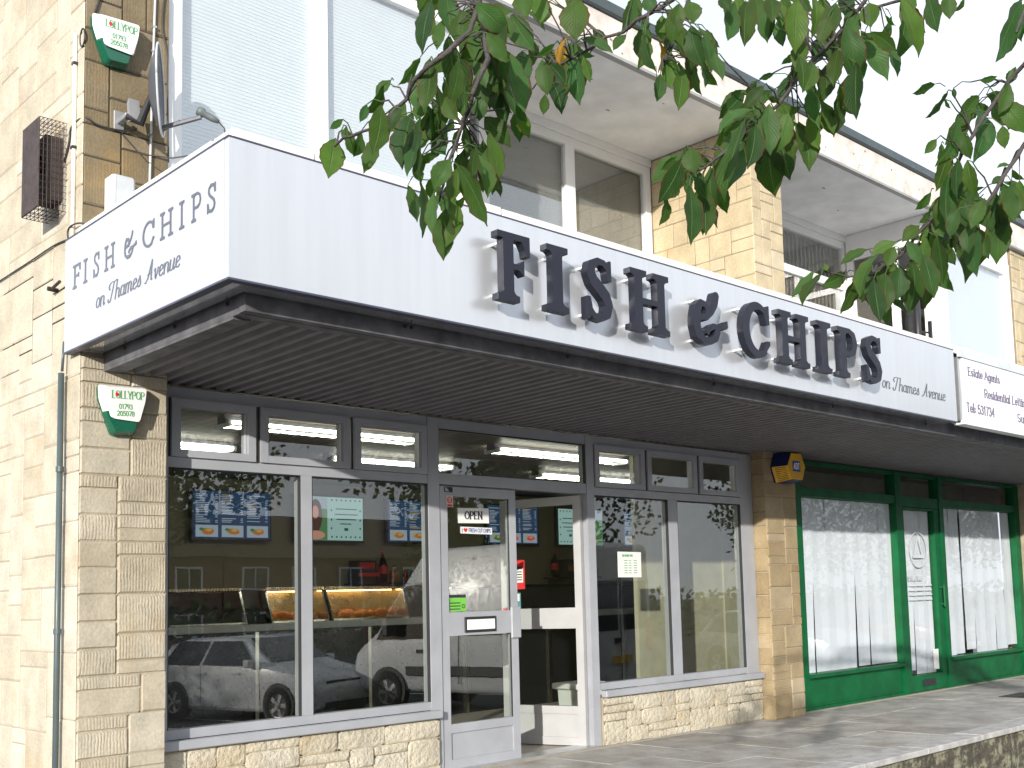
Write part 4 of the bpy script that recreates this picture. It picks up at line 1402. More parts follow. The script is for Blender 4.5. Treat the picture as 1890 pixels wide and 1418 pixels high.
# ------------------------------------------------------------------ inside the takeaway
ct = thing('serving_counter', 'long black granite serving counter with pale edge and upright steel strips', 'counter', (5.5, 3.5, 0))
MB().box(.35, 10.4, 3.21, 3.28, .012, .985).build('front', M['counter'], ct)
MB().box(.35, 10.4, 3.15, 4.05, .99, 1.055, ch=.006).build('counter_top', M['counter_top'], ct)
for x in (1.60, 2.83, 4.07, 5.32, 6.56, 7.86, 9.1):
    MB().box(x - .018, x + .018, 3.185, 3.208, .02, .985).build('steel_strip', M['chrome'], ct)
bc = thing('back_units', 'dark back counter running along the wall behind the serving counter', 'counter', (5, 4.6, 0))
MB().box(.35, 10.4, 4.40, 4.83, .012, 1.36).build('cupboard', M['dark'], bc)
MB().box(.35, 10.4, 4.36, 4.84, 1.365, 1.40).build('worktop', M['counter'], bc)
fd = random.Random(31)


def cabinet(x0, x1, lit, label, fish):
    t = thing('heated_cabinet', label, 'food warmer', ((x0 + x1) / 2, 3.5, 1.055), 'heated food cabinets on the counter')
    b = MB()
    b.box(x0 + .02, x1 - .02, 3.80, 3.82, 1.06, 1.36)
    b.build('back_panel', M['brass'] if lit else M['steel'], t)
    b = MB()
    b.box(x0, x1, 3.42, 3.84, 1.375, 1.395)
    b.build('top', M['chrome'], t)
    for x in (x0, x1 - .02):
        MB().prism([(3.30, 1.058), (3.83, 1.058), (3.83, 1.373), (3.44, 1.373)], 0, x, x + .02).build('end_panel', M['chrome'], t)
    dg = MB()
    nn = int((x1 - x0) / .03)
    for i in range(nn): dg.box(x0 + i * .03, x0 + i * .03 + .02, 3.405, 3.421, 1.372, 1.392)
    dg.build('beaded_rail', M['brass'], t)
    MB().face([(0, 0, 0)] * 3) if False else None
    g_ = MB(); g_.face([(x0 + .02, 3.30, 1.065), (x1 - .02, 3.30, 1.065), (x1 - .02, 3.43, 1.37), (x0 + .02, 3.43, 1.37)]); g_.build('glass_front', M['glass'], t)
    MB().box(x0 + .02, x1 - .02, 3.34, 3.79, 1.058, 1.075).build('tray', M['chrome'], t)
    if lit:
        MB().box(x0 + .06, x1 - .06, 3.55, 3.58, 1.352, 1.362).build('heat_lamp', M['warm'], t)
    return t


def fish_pieces(x0, x1, n, label):
    for i in range(n):
        o = MB()
        L = fd.uniform(.08, .12)
        cx, cy = x0 + (x1 - x0) * (i + .5) / n, fd.uniform(3.46, 3.62)
        an = fd.uniform(-.6, .6)
        z = 1.077 + (i % 3) * .012
        rs = [.010, .026, .034, .034, .024, .008]
        pts = [(cx + math.cos(an) * L * (k_ / 5 - .5) * 1.4, cy + math.sin(an) * L * (k_ / 5 - .5) * 1.4, z + .03 + fd.uniform(-.005, .006)) for k_ in range(6)]
        o.tube(pts, rs, 7)
        q = o.build('fried_fish', M['food'], None, smooth=True)
        tag(q, label % ORD[i], 'fried food', 'fried food pieces kept warm in the cabinets')


cabinet(2.03, 2.80, False, 'unlit left-hand food cabinet on the counter with beaded metal rail', 0)
cabinet(3.05, 3.69, True, 'middle food cabinet on the counter glowing warm orange', 0)
cabinet(3.71, 4.66, True, 'wide right-hand food cabinet glowing orange over a heap of battered fish', 0)
fish_pieces(3.10, 3.64, 7, '%s golden battered piece from the left in the middle food cabinet')
fish_pieces(3.95, 4.60, 12, '%s golden battered piece from the left in the right-hand food cabinet')
tl = thing('till', 'dark till standing between the food cabinets on the counter', 'till', (2.92, 3.5, 1.055))
MB().prism([(3.35, 1.057), (3.75, 1.057), (3.75, 1.22), (3.62, 1.38), (3.55, 1.38), (3.50, 1.20)], 0, 2.815, 3.035).build('body', M['black'], tl)

M['scr_navy'] = emit('menu_screen_navy', (.012, .028, .062), 1.0)
M['scr_white'] = emit('menu_text', (.50, .58, .68), 0.34)
M['scr_gold'] = emit('menu_heading', (.70, .50, .12), 0.35)
M['scr_pale'] = emit('pale_mint_screen', (.36, .55, .53), 0.50)
M['scr_dark'] = emit('dark_screen_print', (.010, .035, .03), 1.0)
M['scr_food'] = emit('food_photo_brown', (.36, .13, .03), .6)
M['scr_food2'] = emit('food_photo_green', (.05, .20, .06), .5)
M['scr_red'] = emit('food_photo_red', (.40, .03, .04), .9)
M['scr_skin'] = emit('portrait_skin', (.36, .17, .12), .8)
M['scr_hair'] = emit('portrait_hair', (.05, .022, .015), .8)
M['scr_hedge'] = emit('portrait_hedge', (.05, .13, .05), .8)
M['tv_green'] = plain('dark_green_bezel', (.006, .06, .03), .4)


def tv(x0, kind, label, seed):
    W, H, z0, y = .925, .545, 1.925, 4.76
    t = thing('menu_screen', label, 'screen', (x0 + W / 2, y, z0), 'menu screens on the back wall of the takeaway')
    MB().box(x0, x0 + W, y - .035, y + .03, z0, z0 + H, ch=.006).build('bezel', M['tv_green'] if kind == 'photo' or kind == 'photo2' else M['black'], t)
    MB().box(x0 + W * .3, x0 + W * .7, y + .031, 4.848, z0 + .15, z0 + .4).build('bracket', M['black'], t)
    r = random.Random(seed)
    def R(m, a, b, c, d, k_=1): m.box(x0 + a * W, x0 + b * W, y - .0375 - k_ * .0008, y - .0365, z0 + c * H, z0 + d * H)
    m = MB(); R(m, .025, .975, .045, .955, 0)
    m.build('display', M['scr_navy'] if kind == 'menu' else M['scr_pale'], t)
    if kind == 'menu':
        tx, gd, ph, fo, fo2 = MB(), MB(), MB(), MB(), MB()
        for c in range(3):
            a = .05 + c * .315
            z = .90
            while z > .36:
                u = r.random()
                if u < .14:
                    z -= .03
                    continue
                tgt = gd if u > .93 else tx
                R(tgt, a, a + r.uniform(.09, .18), z - .016, z, 1)
                if u < .86: R(tx, a + .235, a + .265, z - .016, z, 1)
                z -= .034
            R(ph, a, a + .27, .07, .30, 1)
            cx, cz = x0 + (a + .135) * W, z0 + .18 * H
            def blob(mm, ox, oz, rx, rz, dd):
                pts = [(cx + ox + math.cos(k_ * math.pi / 6) * rx * r.uniform(.8, 1.1), cz + oz + math.sin(k_ * math.pi / 6) * rz * r.uniform(.8, 1.1)) for k_ in range(12)]
                mm.prism(pts, 1, y - .0395 - dd, y - .0392)
            blob(fo if not (c == 0 and seed == 8) else fo2, .01, 0, .075, .036, 0)
            blob(fo2 if seed % 2 else gd, -.06, .02, .030, .018, .0004)
            blob(gd, .02, .012, .035, .016, .0008)
        tx.build('menu_text', M['scr_white'], t); gd.build('menu_heading', M['scr_gold'], t); ph.build('photo_ground', M['scr_white'], t)
        fo.build('food_picture', M['scr_food'] if seed != 8 else M['scr_red'], t); fo2.build('food_picture', M['scr_food2'], t)
    else:
        fl = kind == 'photo2'
        def S(m, a, b, c, d, k_=1):
            if fl: a, b = 1 - b, 1 - a
            R(m, a, b, c, d, k_)
        dk = MB()
        for i in range(7):
            for zz in (.10, .88): S(dk, .51 + i * .068, .51 + i * .068 + .022, zz, zz + .035)
        for zz in (.28, .46, .66):
            S(dk, .505, .525, zz, zz + .04); S(dk, .925, .945, zz, zz + .04)
        for a, b, zz in ((.575, .885, .70), (.56, .90, .585), (.585, .875, .48), (.64, .80, .385)): S(dk, a, b, zz, zz + .022)
        S(dk, .70, .755, .25, .31)
        dk.build('screen_print', M['scr_dark'], t)
        hg = MB(); S(hg, .03, .455, .05, .70, 1); hg.build('portrait_background', M['scr_hedge'], t)
        sk_ = MB(); S(sk_, .03, .455, .70, .94, 1); sk_.build('portrait_sky', M['scr_white'], t)
        hm, fm = MB(), MB()
        cx = x0 + (.29 if not fl else .71) * W
        def el(mm, ox, oz, rx, rz, d0): mm.prism([(cx + ox + math.cos(k_ * math.pi / 9) * rx, z0 + H * .5 + oz + math.sin(k_ * math.pi / 9) * rz) for k_ in range(18)], 1, y - .0400 - d0, y - .0398)
        el(hm, 0, .03, .085, .19, 0)
        hm.build('portrait_hair', M['scr_hair'], t)
        el(fm, -.005, .07, .042, .075, .0006); el(fm, 0, -.19, .12, .05, .0006)
        fm.build('portrait_face', M['scr_skin'], t)


tv(2.93, 'menu', 'dark blue menu screen at the far left behind the shop window', 3)
tv(4.14, 'photo', 'green-edged screen with portrait on its left half, seen beside the window post', 5)
tv(5.38, 'menu', 'dark blue menu screen just left of the closed door', 6)
tv(6.95, 'menu', 'dark blue menu screen seen through the closed left door', 8)
tv(8.22, 'photo2', 'green-edged screen with portrait on its right half, seen over the open door', 5)
tv(9.55, 'menu', 'dark blue menu screen seen through the window right of the doors', 9)

# fluorescent fittings on the ceiling
def light(x0, x1, y, label):
    t = thing('strip_light', label, 'light', ((x0 + x1) / 2, y, 2.6), 'fluorescent strip lights in the takeaway')
    MB().box(x0, x1, y - .055, y + .055, 2.545, 2.598).build('batten', M['steel'], t)
    for d_ in (-.10, .10):
        MB().tube([(x0 + .04, y + d_, 2.545), (x1 - .04, y + d_, 2.545)], .014, 8).build('tube', M['tube'], t)
    e = MB()
    for x in (x0 + .006, x1 - .034): e.box(x, x + .028, y - .10, y + .10, 2.520, 2.565)
    e.build('end_cap', M['white'], t)
    w_ = MB()
    nx_ = int((x1 - x0) / .16)
    for i in range(1, nx_): w_.box(x0 + i * .16, x0 + i * .16 + .004, y - .10, y + .10, 2.516, 2.520)
    w_.box(x0 + .03, x1 - .03, y - .003, y + .003, 2.512, 2.516)
    w_.build('wire_guard', M['steel'], t)


light(.42, 2.16, 2.40, 'twin tube strip light nearest the left pillar, back row')
light(1.45, 3.17, 1.20, 'twin tube strip light over the left window, front row')
light(3.13, 4.55, 2.48, 'twin tube strip light left of the doorway, back row')
light(4.03, 5.75, 1.22, 'twin tube strip light above the doorway, front row')
light(5.75, 7.40, 2.50, 'twin tube strip light right of the doorway, back row')

# shelves and what stands on them
def shelf(x0, x1, z, label, yb=4.85):
    t = thing('wall_shelf', label, 'shelf', ((x0 + x1) / 2, yb, z))
    MB().box(x0, x1, yb - .25, yb - .002, z - .02, z).build('board', M['black'], t)
    for x in (x0 + .1, x1 - .1):
        MB().prism([(yb - .002, z - .021), (yb - .22, z - .021), (yb - .002, z - .16)], 0, x - .006, x + .006).build('bracket', M['black'], t)


def bottle(x, y, z, h, r, mat, cap, lab, name='bottle', labmat=None):
    t = thing(name, lab, 'bottle', (x, y, z))
    MB().lathe([(0, .001), (r, .001), (r, h * .55), (r * .9, h * .62), (r * .35, h * .86), (r * .3, h * .94), (0, h * .94)], (x, y, z), n=14).build('body', mat, t, smooth=True)
    MB().lathe([(0, h * .945), (r * .36, h * .945), (r * .36, h), (0, h)], (x, y, z), n=12).build('cap', cap, t)
    if labmat: MB().lathe([(r * 1.01, h * .28), (r * 1.015, h * .29), (r * 1.015, h * .53), (r * 1.01, h * .54)], (x, y, z), n=14).build('paper_label', labmat, t, smooth=True)


M['cola'] = plain('dark_cola', (.02, .008, .005), .1)
M['orange'] = plain('orange_sauce', (.40, .13, .02), .4)
shelf(4.86, 6.35, 1.455, 'black wall shelf of sauces left of the closed door')
t = thing('sauce_carton', 'black carton with red band lying on the shelf of sauces', 'carton', (5.07, 4.7, 1.456))
MB().box(4.90, 5.20, 4.62, 4.82, 1.457, 1.59).build('box', M['black'], t); MB().box(4.905, 5.195, 4.6185, 4.6195, 1.53, 1.575).build('band', M['red_print'], t)
t = thing('snack_carton', 'dark carton with red front stacked on the black carton', 'carton', (5.06, 4.7, 1.59))
MB().box(4.91, 5.16, 4.63, 4.82, 1.592, 1.715).build('box', M['dark'], t); MB().box(4.93, 5.14, 4.6285, 4.6295, 1.62, 1.69).build('band', M['red_print'], t)
bottle(5.30, 4.70, 1.456, .36, .055, M['cola'], M['red_print'], 'tall dark bottle with red paper label standing on the shelf of sauces', labmat=M['red_print'])
bottle(5.45, 4.68, 1.456, .20, .06, M['orange'], M['black'], 'squat jar of orange sauce beside the tall bottle on the shelf', name='sauce_jar')
for i, c_ in enumerate(((.25, .02, .02), (.03, .12, .04), (.30, .24, .12), (.02, .03, .10), (.30, .05, .02), (.04, .10, .03))):
    t = thing('drink_can', ('dark red', 'dark green', 'beige', 'navy', 'bright red', 'leaf green')[i] + ' drink can in the row at the right of the sauce shelf', 'can', (5.62 + i * .11, 4.70, 1.456), 'cans in a row on the sauce shelf')
    MB().lathe([(0, .001), (.028, .001), (.033, .012), (.033, .135), (.026, .15), (0, .15)], (5.62 + i * .11, 4.70, 1.456), n=12).build('body', plain('can_paint_%d' % i if False else 'can_paint', c_, .3), t, smooth=True)
    MB().lathe([(0, .1505), (.026, .1505), (.024, .156), (0, .152)], (5.62 + i * .11, 4.70, 1.456), n=12).build('lid', M['alu'], t)
shelf(8.05, 8.95, 1.50, 'short black wall shelf seen through the open doorway')
bottle(8.13, 4.70, 1.501, .34, .055, M['cola'], M['red_print'], 'dark bottle on the shelf seen through the open doorway', labmat=M['red_print'])
t = thing('snack_box', 'dark snack box on the shelf seen through the open doorway', 'carton', (8.45, 4.7, 1.5))
MB().box(8.28, 8.52, 4.62, 4.82, 1.502, 1.74).build('box', M['dark'], t); MB().box(8.30, 8.50, 4.6185, 4.6195, 1.58, 1.66).build('band', M['orange'], t)
t = thing('sauce_tray', 'low dark tray of pots at the end of the shelf in the doorway', 'tray', (8.72, 4.7, 1.5))
MB().box(8.58, 8.90, 4.62, 4.82, 1.502, 1.60).build('tray', M['black'], t)
for i in range(3): MB().lathe([(0, 0), (.03, 0), (.036, .05), (0, .05)], (8.64 + i * .1, 4.72, 1.601), n=10).build('pot', M['white'], t)
t = thing('swing_bin', 'white bin with overhanging lid standing inside the doorway', 'bin', (5.42, 1.6, .012))
MB().prism([(5.30, .014), (5.58, .014), (5.61, .325), (5.275, .325)], 1, 1.46, 1.74).build('body', M['white'], t)
MB().box(5.225, 5.64, 1.42, 1.78, .327, .385, ch=.012).build('lid', M['white'], t)

# ------------------------------------------------------------------ things fixed to the walls
def rounded(poly, r=.012, n=3):
    out = []
    m = len(poly)
    for i in range(m):
        p, a, b = Vector(poly[i]), Vector(poly[i - 1]), Vector(poly[(i + 1) % m])
        u, v = (a - p).normalized(), (b - p).normalized()
        for k_ in range(n + 1):
            t_ = k_ / n
            out.append(tuple(p + u * r * (1 - t_) ** 2 + v * r * t_ ** 2))
    return out


def alarm(dx, dz, label):
    t = thing('alarm_box', label, 'alarm box', (.22 + dx, 0, 2.2 + dz), 'bell boxes on the left pillar')
    P = lambda pts: [(x + dx, z + dz) for x, z in pts]
    # green base with lens, deeper white cover above it
    MB().prism(rounded(P([(.083, 2.475), (.355, 2.487), (.345, 2.40), (.285, 2.205), (.160, 2.198), (.088, 2.40)]), .018), 1, -.030, .004).build('base', M['green_box'], t)
    m = MB()
    a = rounded(P([(.105, 2.33), (.318, 2.335), (.284, 2.207), (.163, 2.200)]), .016)
    b = rounded(P([(.115, 2.33), (.308, 2.335), (.276, 2.222), (.172, 2.216)]), .016)
    n_ = len(a)
    m.mesh([(p[0], -.030, p[1]) for p in a] + [(p[0], -.066, p[1]) for p in b], [tuple(range(n_, 2 * n_))] + [(i, (i + 1) % n_, n_ + (i + 1) % n_, n_ + i) for i in range(n_)])
    m.build('lens', M['green_box'], t)
    m = MB()
    a = rounded(P([(.083, 2.478), (.357, 2.490), (.349, 2.40), (.325, 2.296), (.116, 2.312), (.087, 2.40)]), .02)
    b = rounded(P([(.112, 2.462), (.340, 2.474), (.333, 2.40), (.300, 2.278), (.150, 2.286), (.128, 2.40)]), .016)
    m.mesh([(p[0], -.031, p[1]) for p in a] + [(p[0], -.078, p[1]) for p in b], [tuple(range(n_ if False else len(a), 2 * len(a)))] + [(i, (i + 1) % len(a), len(a) + (i + 1) % len(a), len(a) + i) for i in range(len(a))])
    m.build('cover', M['white'], t)
    m = MB()
    ux = (1, 0, .035)
    write(m, 'LOLLYPOP', (.143 + dx, -.078, 2.402 + dz), ux, (0, 0, 1), .042, .0050, fit=.185, serif=.5)
    write(m, '01793', (.182 + dx, -.078, 2.345 + dz), ux, (0, 0, 1), .026, .0042, sx=1.02)
    write(m, '205078', (.172 + dx, -.078, 2.305 + dz), ux, (0, 0, 1), .026, .0042, sx=1.02)
    m.build('lettering', M['green_print'], t, recalc=False, kind='stuff')
    MB().lathe([(.0, .0), (.011, 0), (.011, .0014), (0, .0014)], (.172 + dx, -.0785, 2.424 + dz), (0, -1, 0), 12).build('red_dot', M['red_print'], t)


alarm(0, 0, 'white and green bell alarm box under the canopy on the left pillar')
alarm(-.058, 2.150, 'white and green bell alarm box high on the left pillar above the sign')

t = thing('alarm_box', 'yellow six-sided alarm box with navy badge under the canopy on the middle pillar', 'alarm box', (6.74, -.05, 2.3))
hx = [(6.690, 2.555), (6.860, 2.555), (6.925, 2.43), (6.865, 2.300), (6.690, 2.300), (6.620, 2.43)]
bx_ = [(6.61, 2.560), (6.86, 2.560), (6.915, 2.42), (6.86, 2.270), (6.61, 2.270), (6.545, 2.42)]
m = MB()
n_ = 6
m.mesh([(p[0], -.02, p[1]) for p in bx_] + [(p[0], -.155, p[1]) for p in hx], [tuple(range(6, 12))] + [(i, (i + 1) % 6, 6 + (i + 1) % 6, 6 + i) for i in (1, 2, 4)])
m.build('yellow_cover', M['yellow'], t)
m = MB()
m.mesh([(p[0], -.02, p[1]) for p in bx_] + [(p[0], -.154, p[1]) for p in hx], [(i, (i + 1) % 6, 6 + (i + 1) % 6, 6 + i) for i in (0, 3, 5)])
m.prism(bx_, 1, -.0195, .002)
m.build('navy_base', M['navy'], t)
m = MB()
for k_ in range(8):                                          # louvres on the lower left side
    f_ = (k_ + .7) / 8.6
    A0 = Vector((bx_[4][0], -.02, bx_[4][1])).lerp(Vector((bx_[5][0], -.02, bx_[5][1])), f_)
    B0 = Vector((hx[4][0], -.155, hx[4][1])).lerp(Vector((hx[5][0], -.155, hx[5][1])), f_)
    o_ = Vector((-.003, -.001, -.002))
    w_ = Vector((0, 0, .006))
    a_, b_ = A0.lerp(B0, .18) + o_, A0.lerp(B0, .85) + o_
    m.face([a_, b_, b_ + w_, a_ + w_])
m.build('louvres', plain('amber_shadow_gap', (.16, .06, .005), .6), t)
MB().box(6.705, 6.835, -.158, -.1555, 2.378, 2.482).build('badge', M['blue_print'], t)
m = MB()
write(m, 'ADT', (6.722, -.158, 2.402), (1, 0, 0), (0, 0, 1), .056, .013, sx=.82, track=.05)
m.build('lettering', M['white'], t, recalc=False, kind='stuff')

# satellite dish
t = thing('satellite_dish', 'grey satellite dish on a wall bracket with its arm reaching over the sign', 'satellite dish', (.2, 0, 4.05))
dc = Vector((.345, -.22, 4.20))
dn = Vector((.86, -.50, .03)).normalized()
m = MB()
up = Vector((0, 0, 1)); e1 = dn.cross(up).normalized(); e2 = e1.cross(dn).normalized()
ring = []
nr, na = 6, 28
for i in range(nr + 1):
    q = i / nr
    for k_ in range(na):
        a = 2 * math.pi * k_ / na
        ring.append(dc + e1 * math.cos(a) * .215 * q + e2 * math.sin(a) * .265 * q + dn * (.065 * q * q - .065))
m.mesh(ring, [(i * na + k_, i * na + (k_ + 1) % na, (i + 1) * na + (k_ + 1) % na, (i + 1) * na + k_) for i in range(nr) for k_ in range(na)])
m.build('reflector', M['dish'], t, smooth=True)
m = MB(); m.tube([ring[nr * na + k_] for k_ in range(na)] + [ring[nr * na]], .006, 6); m.build('rim', M['meter'], t, smooth=True)
m = MB()
m.box(.165, .225, -.012, 0, 3.98, 4.10, ch=.003)
m.box(.18, .21, -.13, -.012, 4.02, 4.05, ch=.003)
m.prism([(-.15, 4.0), (-.12, 4.0), (-.10, 4.12), (-.13, 4.14)], 0, .20, .26)
m.build('wall_bracket', plain('weathered_zinc', (.27, .28, .29), .5, .2, var=.2), t)
m = MB(); m.tube([(.195, -.12, 4.03), (.24, -.19, 3.98), (.30, -.20, 4.16)], [.018, .026, .016], 8); m.build('clamp', M['black'], t)
lnb = hit(383, 214, 1, -.38)
m = MB(); m.tube([dc + e2 * -.23 + dn * -.01, lnb + Vector((-.04, 0, -.02))], .014, 6); m.tube([dc + e2 * -.20 - e1 * .1, (dc + e2 * -.2).lerp(lnb, .4)], .005, 5); m.build('arm', M['dish'], t)
ax = (dc - lnb).normalized()
m = MB(); m.lathe([(0, .065), (.026, .06), (.030, .045), (.030, .03), (.020, .02), (.020, -.03), (.012, -.07), (0, -.07)], lnb, ax, 14); m.build('lnb_head', plain('grey_green_plastic', (.10, .12, .12), .5), t, smooth=True)
m = MB(); m.tube([lnb - ax * .07, lnb - ax * .11 + Vector((0, 0, -.02)), lnb - ax * .12 + Vector((.0, .02, -.14)), (lnb[0] - .15, -.25, 3.80), (.30, -.05, 3.86), (.21, -.012, 3.97)], .004, 5); m.build('lead', M['cable'], t, smooth=True)

# wire-caged flue guard on the end wall
t = thing('flue_guard', 'rusty brown wire cage guard with a solid front plate on the end wall', 'flue guard', (0, .37, 3.5))
x0_, y0_, y1_, z0_, z1_ = -.155, .24, .50, 3.52, 4.05
MB().box(x0_ - .006, x0_, y0_ + .002, y1_, z0_, z1_, ch=.002).build('front_plate', M['rust'], t)
m = MB()
for i in range(8):
    x = x0_ + (0 - x0_) * i / 7
    m.tube([(x, y0_, z0_), (x, y0_, z1_)], .0020, 5); m.tube([(x, y0_, z1_), (x, y1_, z1_)], .0020, 5); m.tube([(x, y0_, z0_), (x, y1_, z0_)], .0020, 5); m.tube([(x, y1_, z0_), (x, y1_, z1_)], .0020, 5)
for i in range(15):
    z = z0_ + (z1_ - z0_) * i / 14
    m.tube([(x0_, y0_, z), (0, y0_, z)], .0020, 5); m.tube([(x0_, y1_, z), (0, y1_, z)], .0020, 5)
for i in range(5):
    y = y0_ + (y1_ - y0_) * i / 4
    for z in (z0_, z1_): m.tube([(x0_, y, z), (0, y, z)], .0020, 5)
m.build('wire_cage', M['rust'], t)
m = MB(); m.lathe([(.0, .0), (.06, 0), (.06, .11), (.045, .11), (.045, .02), (0, .02)], (-.002, .37, 3.82), (-1, 0, 0), 18)
m.box(-.10, -.004, .30, .46, 3.60, 3.98)
m.build('flue', plain('sooty_flue', (.045, .035, .035), .7, var=.4), t)

t = thing('meter_box', 'pale grey plastic box fixed on the pillar behind the end sign', 'meter box', (.19, -.05, 3.3))
MB().box(.125, .26, -.10, 0, 3.32, 3.69, ch=.015).build('cover', M['meter'], t)
MB().box(.118, .145, -.104, -.002, 3.33, 3.68, ch=.006).build('side_flange', M['white'], t)

def cable(name, label, pts, r, mat, cat='cable', clips=0):
    m = MB()
    # smooth the polyline a little
    P = [Vector(p) for p in pts]
    for _ in range(2):
        Q = [P[0]]
        for a, b in zip(P, P[1:]): Q += [a.lerp(b, .25), a.lerp(b, .75)]
        Q.append(P[-1]); P = Q
    m.tube(P, r, 6)
    return tag(m.build(name, mat, None, smooth=True), label, cat)


cable('cable', 'dark cable sloping down the end wall to the top corner of the sign', [hit(*p, 0, -.012) for p in ((-40, 545), (10, 512), (60, 480), (100, 452), (128, 441))], .005, M['cable'])
cable('cable', 'loose loop of dark cable above the top corner of the end sign', [hit(*p, 0, -.03) for p in ((126, 446), (124, 425), (134, 414), (152, 411), (158, 418))], .005, M['cable'])
cable('cable', 'coiled dark cable loop at the top of the white conduit', [Vector((-.015, .06, 4.51)) + Vector((.01, -.035 * (1 - math.cos(a)), .055 * math.sin(a) - .02)) for a in [k_ * .6 for k_ in range(20)]], .0045, M['cable'])
cable('cable', 'sagging dark cable crossing the upper pillar to the satellite dish', [hit(118, 300, 0, -.012), hit(128, 265, 0, -.012), hit(130, 232, 0, -.012)] + [(.005, -.010, 4.02)] + [hit(*p, 1, -.012) for p in ((175, 230), (205, 238), (232, 243), (255, 240))] + [(.235, -.1, 3.99)], .006, M['cable'])
cable('cable', 'thin dark cable hanging down beside the white blind at the pillar edge', [hit(*p, 1, -.008) for p in ((308, -30), (302, 10), (299, 45), (303, 75), (310, 100), (309, 130), (311, 300))], .0045, M['cable'])
cable('cable', 'dark cable running up from the upper alarm box', [hit(*p, 1, -.008) for p in ((185, -30), (184, 0), (176, 22))], .006, M['cable'])
t = thing('conduit', 'thin grey conduit running up the front of the left pillar', 'conduit', (.30, -.01, 3.4))
MB().tube([hit(276, 345, 1, -.012), hit(281, 165, 1, -.012), hit(287, -20, 1, -.012)], .007, 8).build('tube', M['meter'], t)
for p in ((278, 250), (283, 95), (285, 50)):
    q = hit(*p, 1, -.012); MB().box(q[0] - .012, q[0] + .012, -.021, 0, q[2] - .006, q[2] + .006).build('clip', M['alu'], t)
t = thing('conduit', 'straight white conduit on the corner of the end wall above the sign', 'conduit', (-.02, .1, 3.3))
MB().tube([(-.014, .105, 3.31), (-.014, .105, 4.54)], .012, 10).build('tube', M['conduit'], t, smooth=True)
for z in (3.86, 4.36): MB().box(-.029, 0, .088, .122, z - .008, z + .008).build('clip', M['cable'], t)
t = thing('downpipe', 'slim grey-green drainpipe running down the end wall below the sign', 'drainpipe', (-.04, .17, 0))
MB().tube([(-.040, .175, 2.56), (-.040, .175, GZ)], .0165, 12).build('pipe', M['pipe'], t, smooth=True)
MB().tube([(-.030, .165, 2.74), (-.036, .172, 2.57)], .008, 8).build('overflow_tail', M['pipe'], t, smooth=True)
for z in (2.0, 1.1, .3): MB().tube([(-.040, .175, z), (-.040, .175, z + .03)], .021, 12).build('collar', M['pipe'], t)
t = thing('wall_stub', 'short dark metal stub sticking out of the end wall beside the sign', 'pipe stub', (-.03, .25, 3.0))
q = hit(100, 534, 0, -.03)
MB().tube([(0, q[1] + .02, q[2]), (-.06, q[1] + .02, q[2] + .004)], .014, 8).build('stub', M['rust'], t)
MB().tube([(-.04, q[1] + .02, q[2]), (-.05, q[1] - .14, q[2] + .01)], .009, 8).build('rod', M['rust'], t)
# brackets on the recess side of unit two: dark flue against the white bay
t = thing('flue_pipe', 'dark upright flue pipe in front of the white side window of the second bay', 'flue pipe', (10.2, .2, 3.3))
a, b = hit(1694, 610, 1, .02), hit(1688, 500, 1, .02)
MB().tube([(a[0], .02, 3.29), (a[0], .02, b[2])], .045, 12).build('pipe', M['black'], t, smooth=True)
MB().tube([(a[0] + .02, .0, a[2] - .02), (a[0] + .16, -.06, a[2] - .02)], .012, 6).build('bracket', M['black'], t)
MB().box(a[0] + .14, a[0] + .17, -.08, -.04, a[2] - .12, a[2] + .12).build('clamp', M['black'], t)

# ------------------------------------------------------------------ cherry tree whose branches hang into the picture
tree = thing('cherry_tree', 'cherry tree whose leafy branches hang down in front of the shops', 'tree', (1.3, -7.9, road_z(-7.9)))
BR = [
    ([(890, -60), (884, 10), (866, 60), (830, 95), (790, 122), (763, 149), (750, 183), (712, 220), (689, 237), (651, 250), (634, 254), (617, 271)], 1.62),
    ([(884, 10), (893, 60), (900, 110), (873, 174), (865, 203), (854, 230), (844, 260), (831, 294), (818, 340), (811, 372)], 1.66),
    ([(1290, -60), (1241, 0), (1203, 22), (1175, 38), (1149, 59), (1117, 70), (1092, 89), (1054, 109), (1020, 125)], 1.9),
    ([(1640, -60), (1601, -6), (1590, 12), (1554, 56), (1515, 100), (1480, 133), (1438, 192), (1400, 230), (1371, 251), (1336, 282), (1304, 308), (1288, 315), (1266, 308)], 1.85),
    ([(1990, -10), (1930, 60), (1890, 118), (1862, 154), (1821, 207), (1795, 250), (1776, 284), (1748, 340), (1726, 395), (1693, 432), (1671, 465), (1649, 483), (1612, 508), (1565, 512), (1521, 501)], 1.78),
    ([(1990, 120), (1930, 210), (1890, 270), (1862, 311), (1844, 341), (1818, 379), (1790, 420), (1768, 450)], 1.74),
    ([(1290, -60), (1265, 20), (1240, 60), (1222, 130)], 1.95),
    ([(1920, -20), (1890, 20), (1876, 60)], 1.7),
    ([(1760, -60), (1690, -10), (1600, 20)], 1.9),
]
branch_pts = []
rt = random.Random(77)
bmb = MB()
HUB = [pix(1250, -420, 1.9), pix(1900, -520, 2.1)]
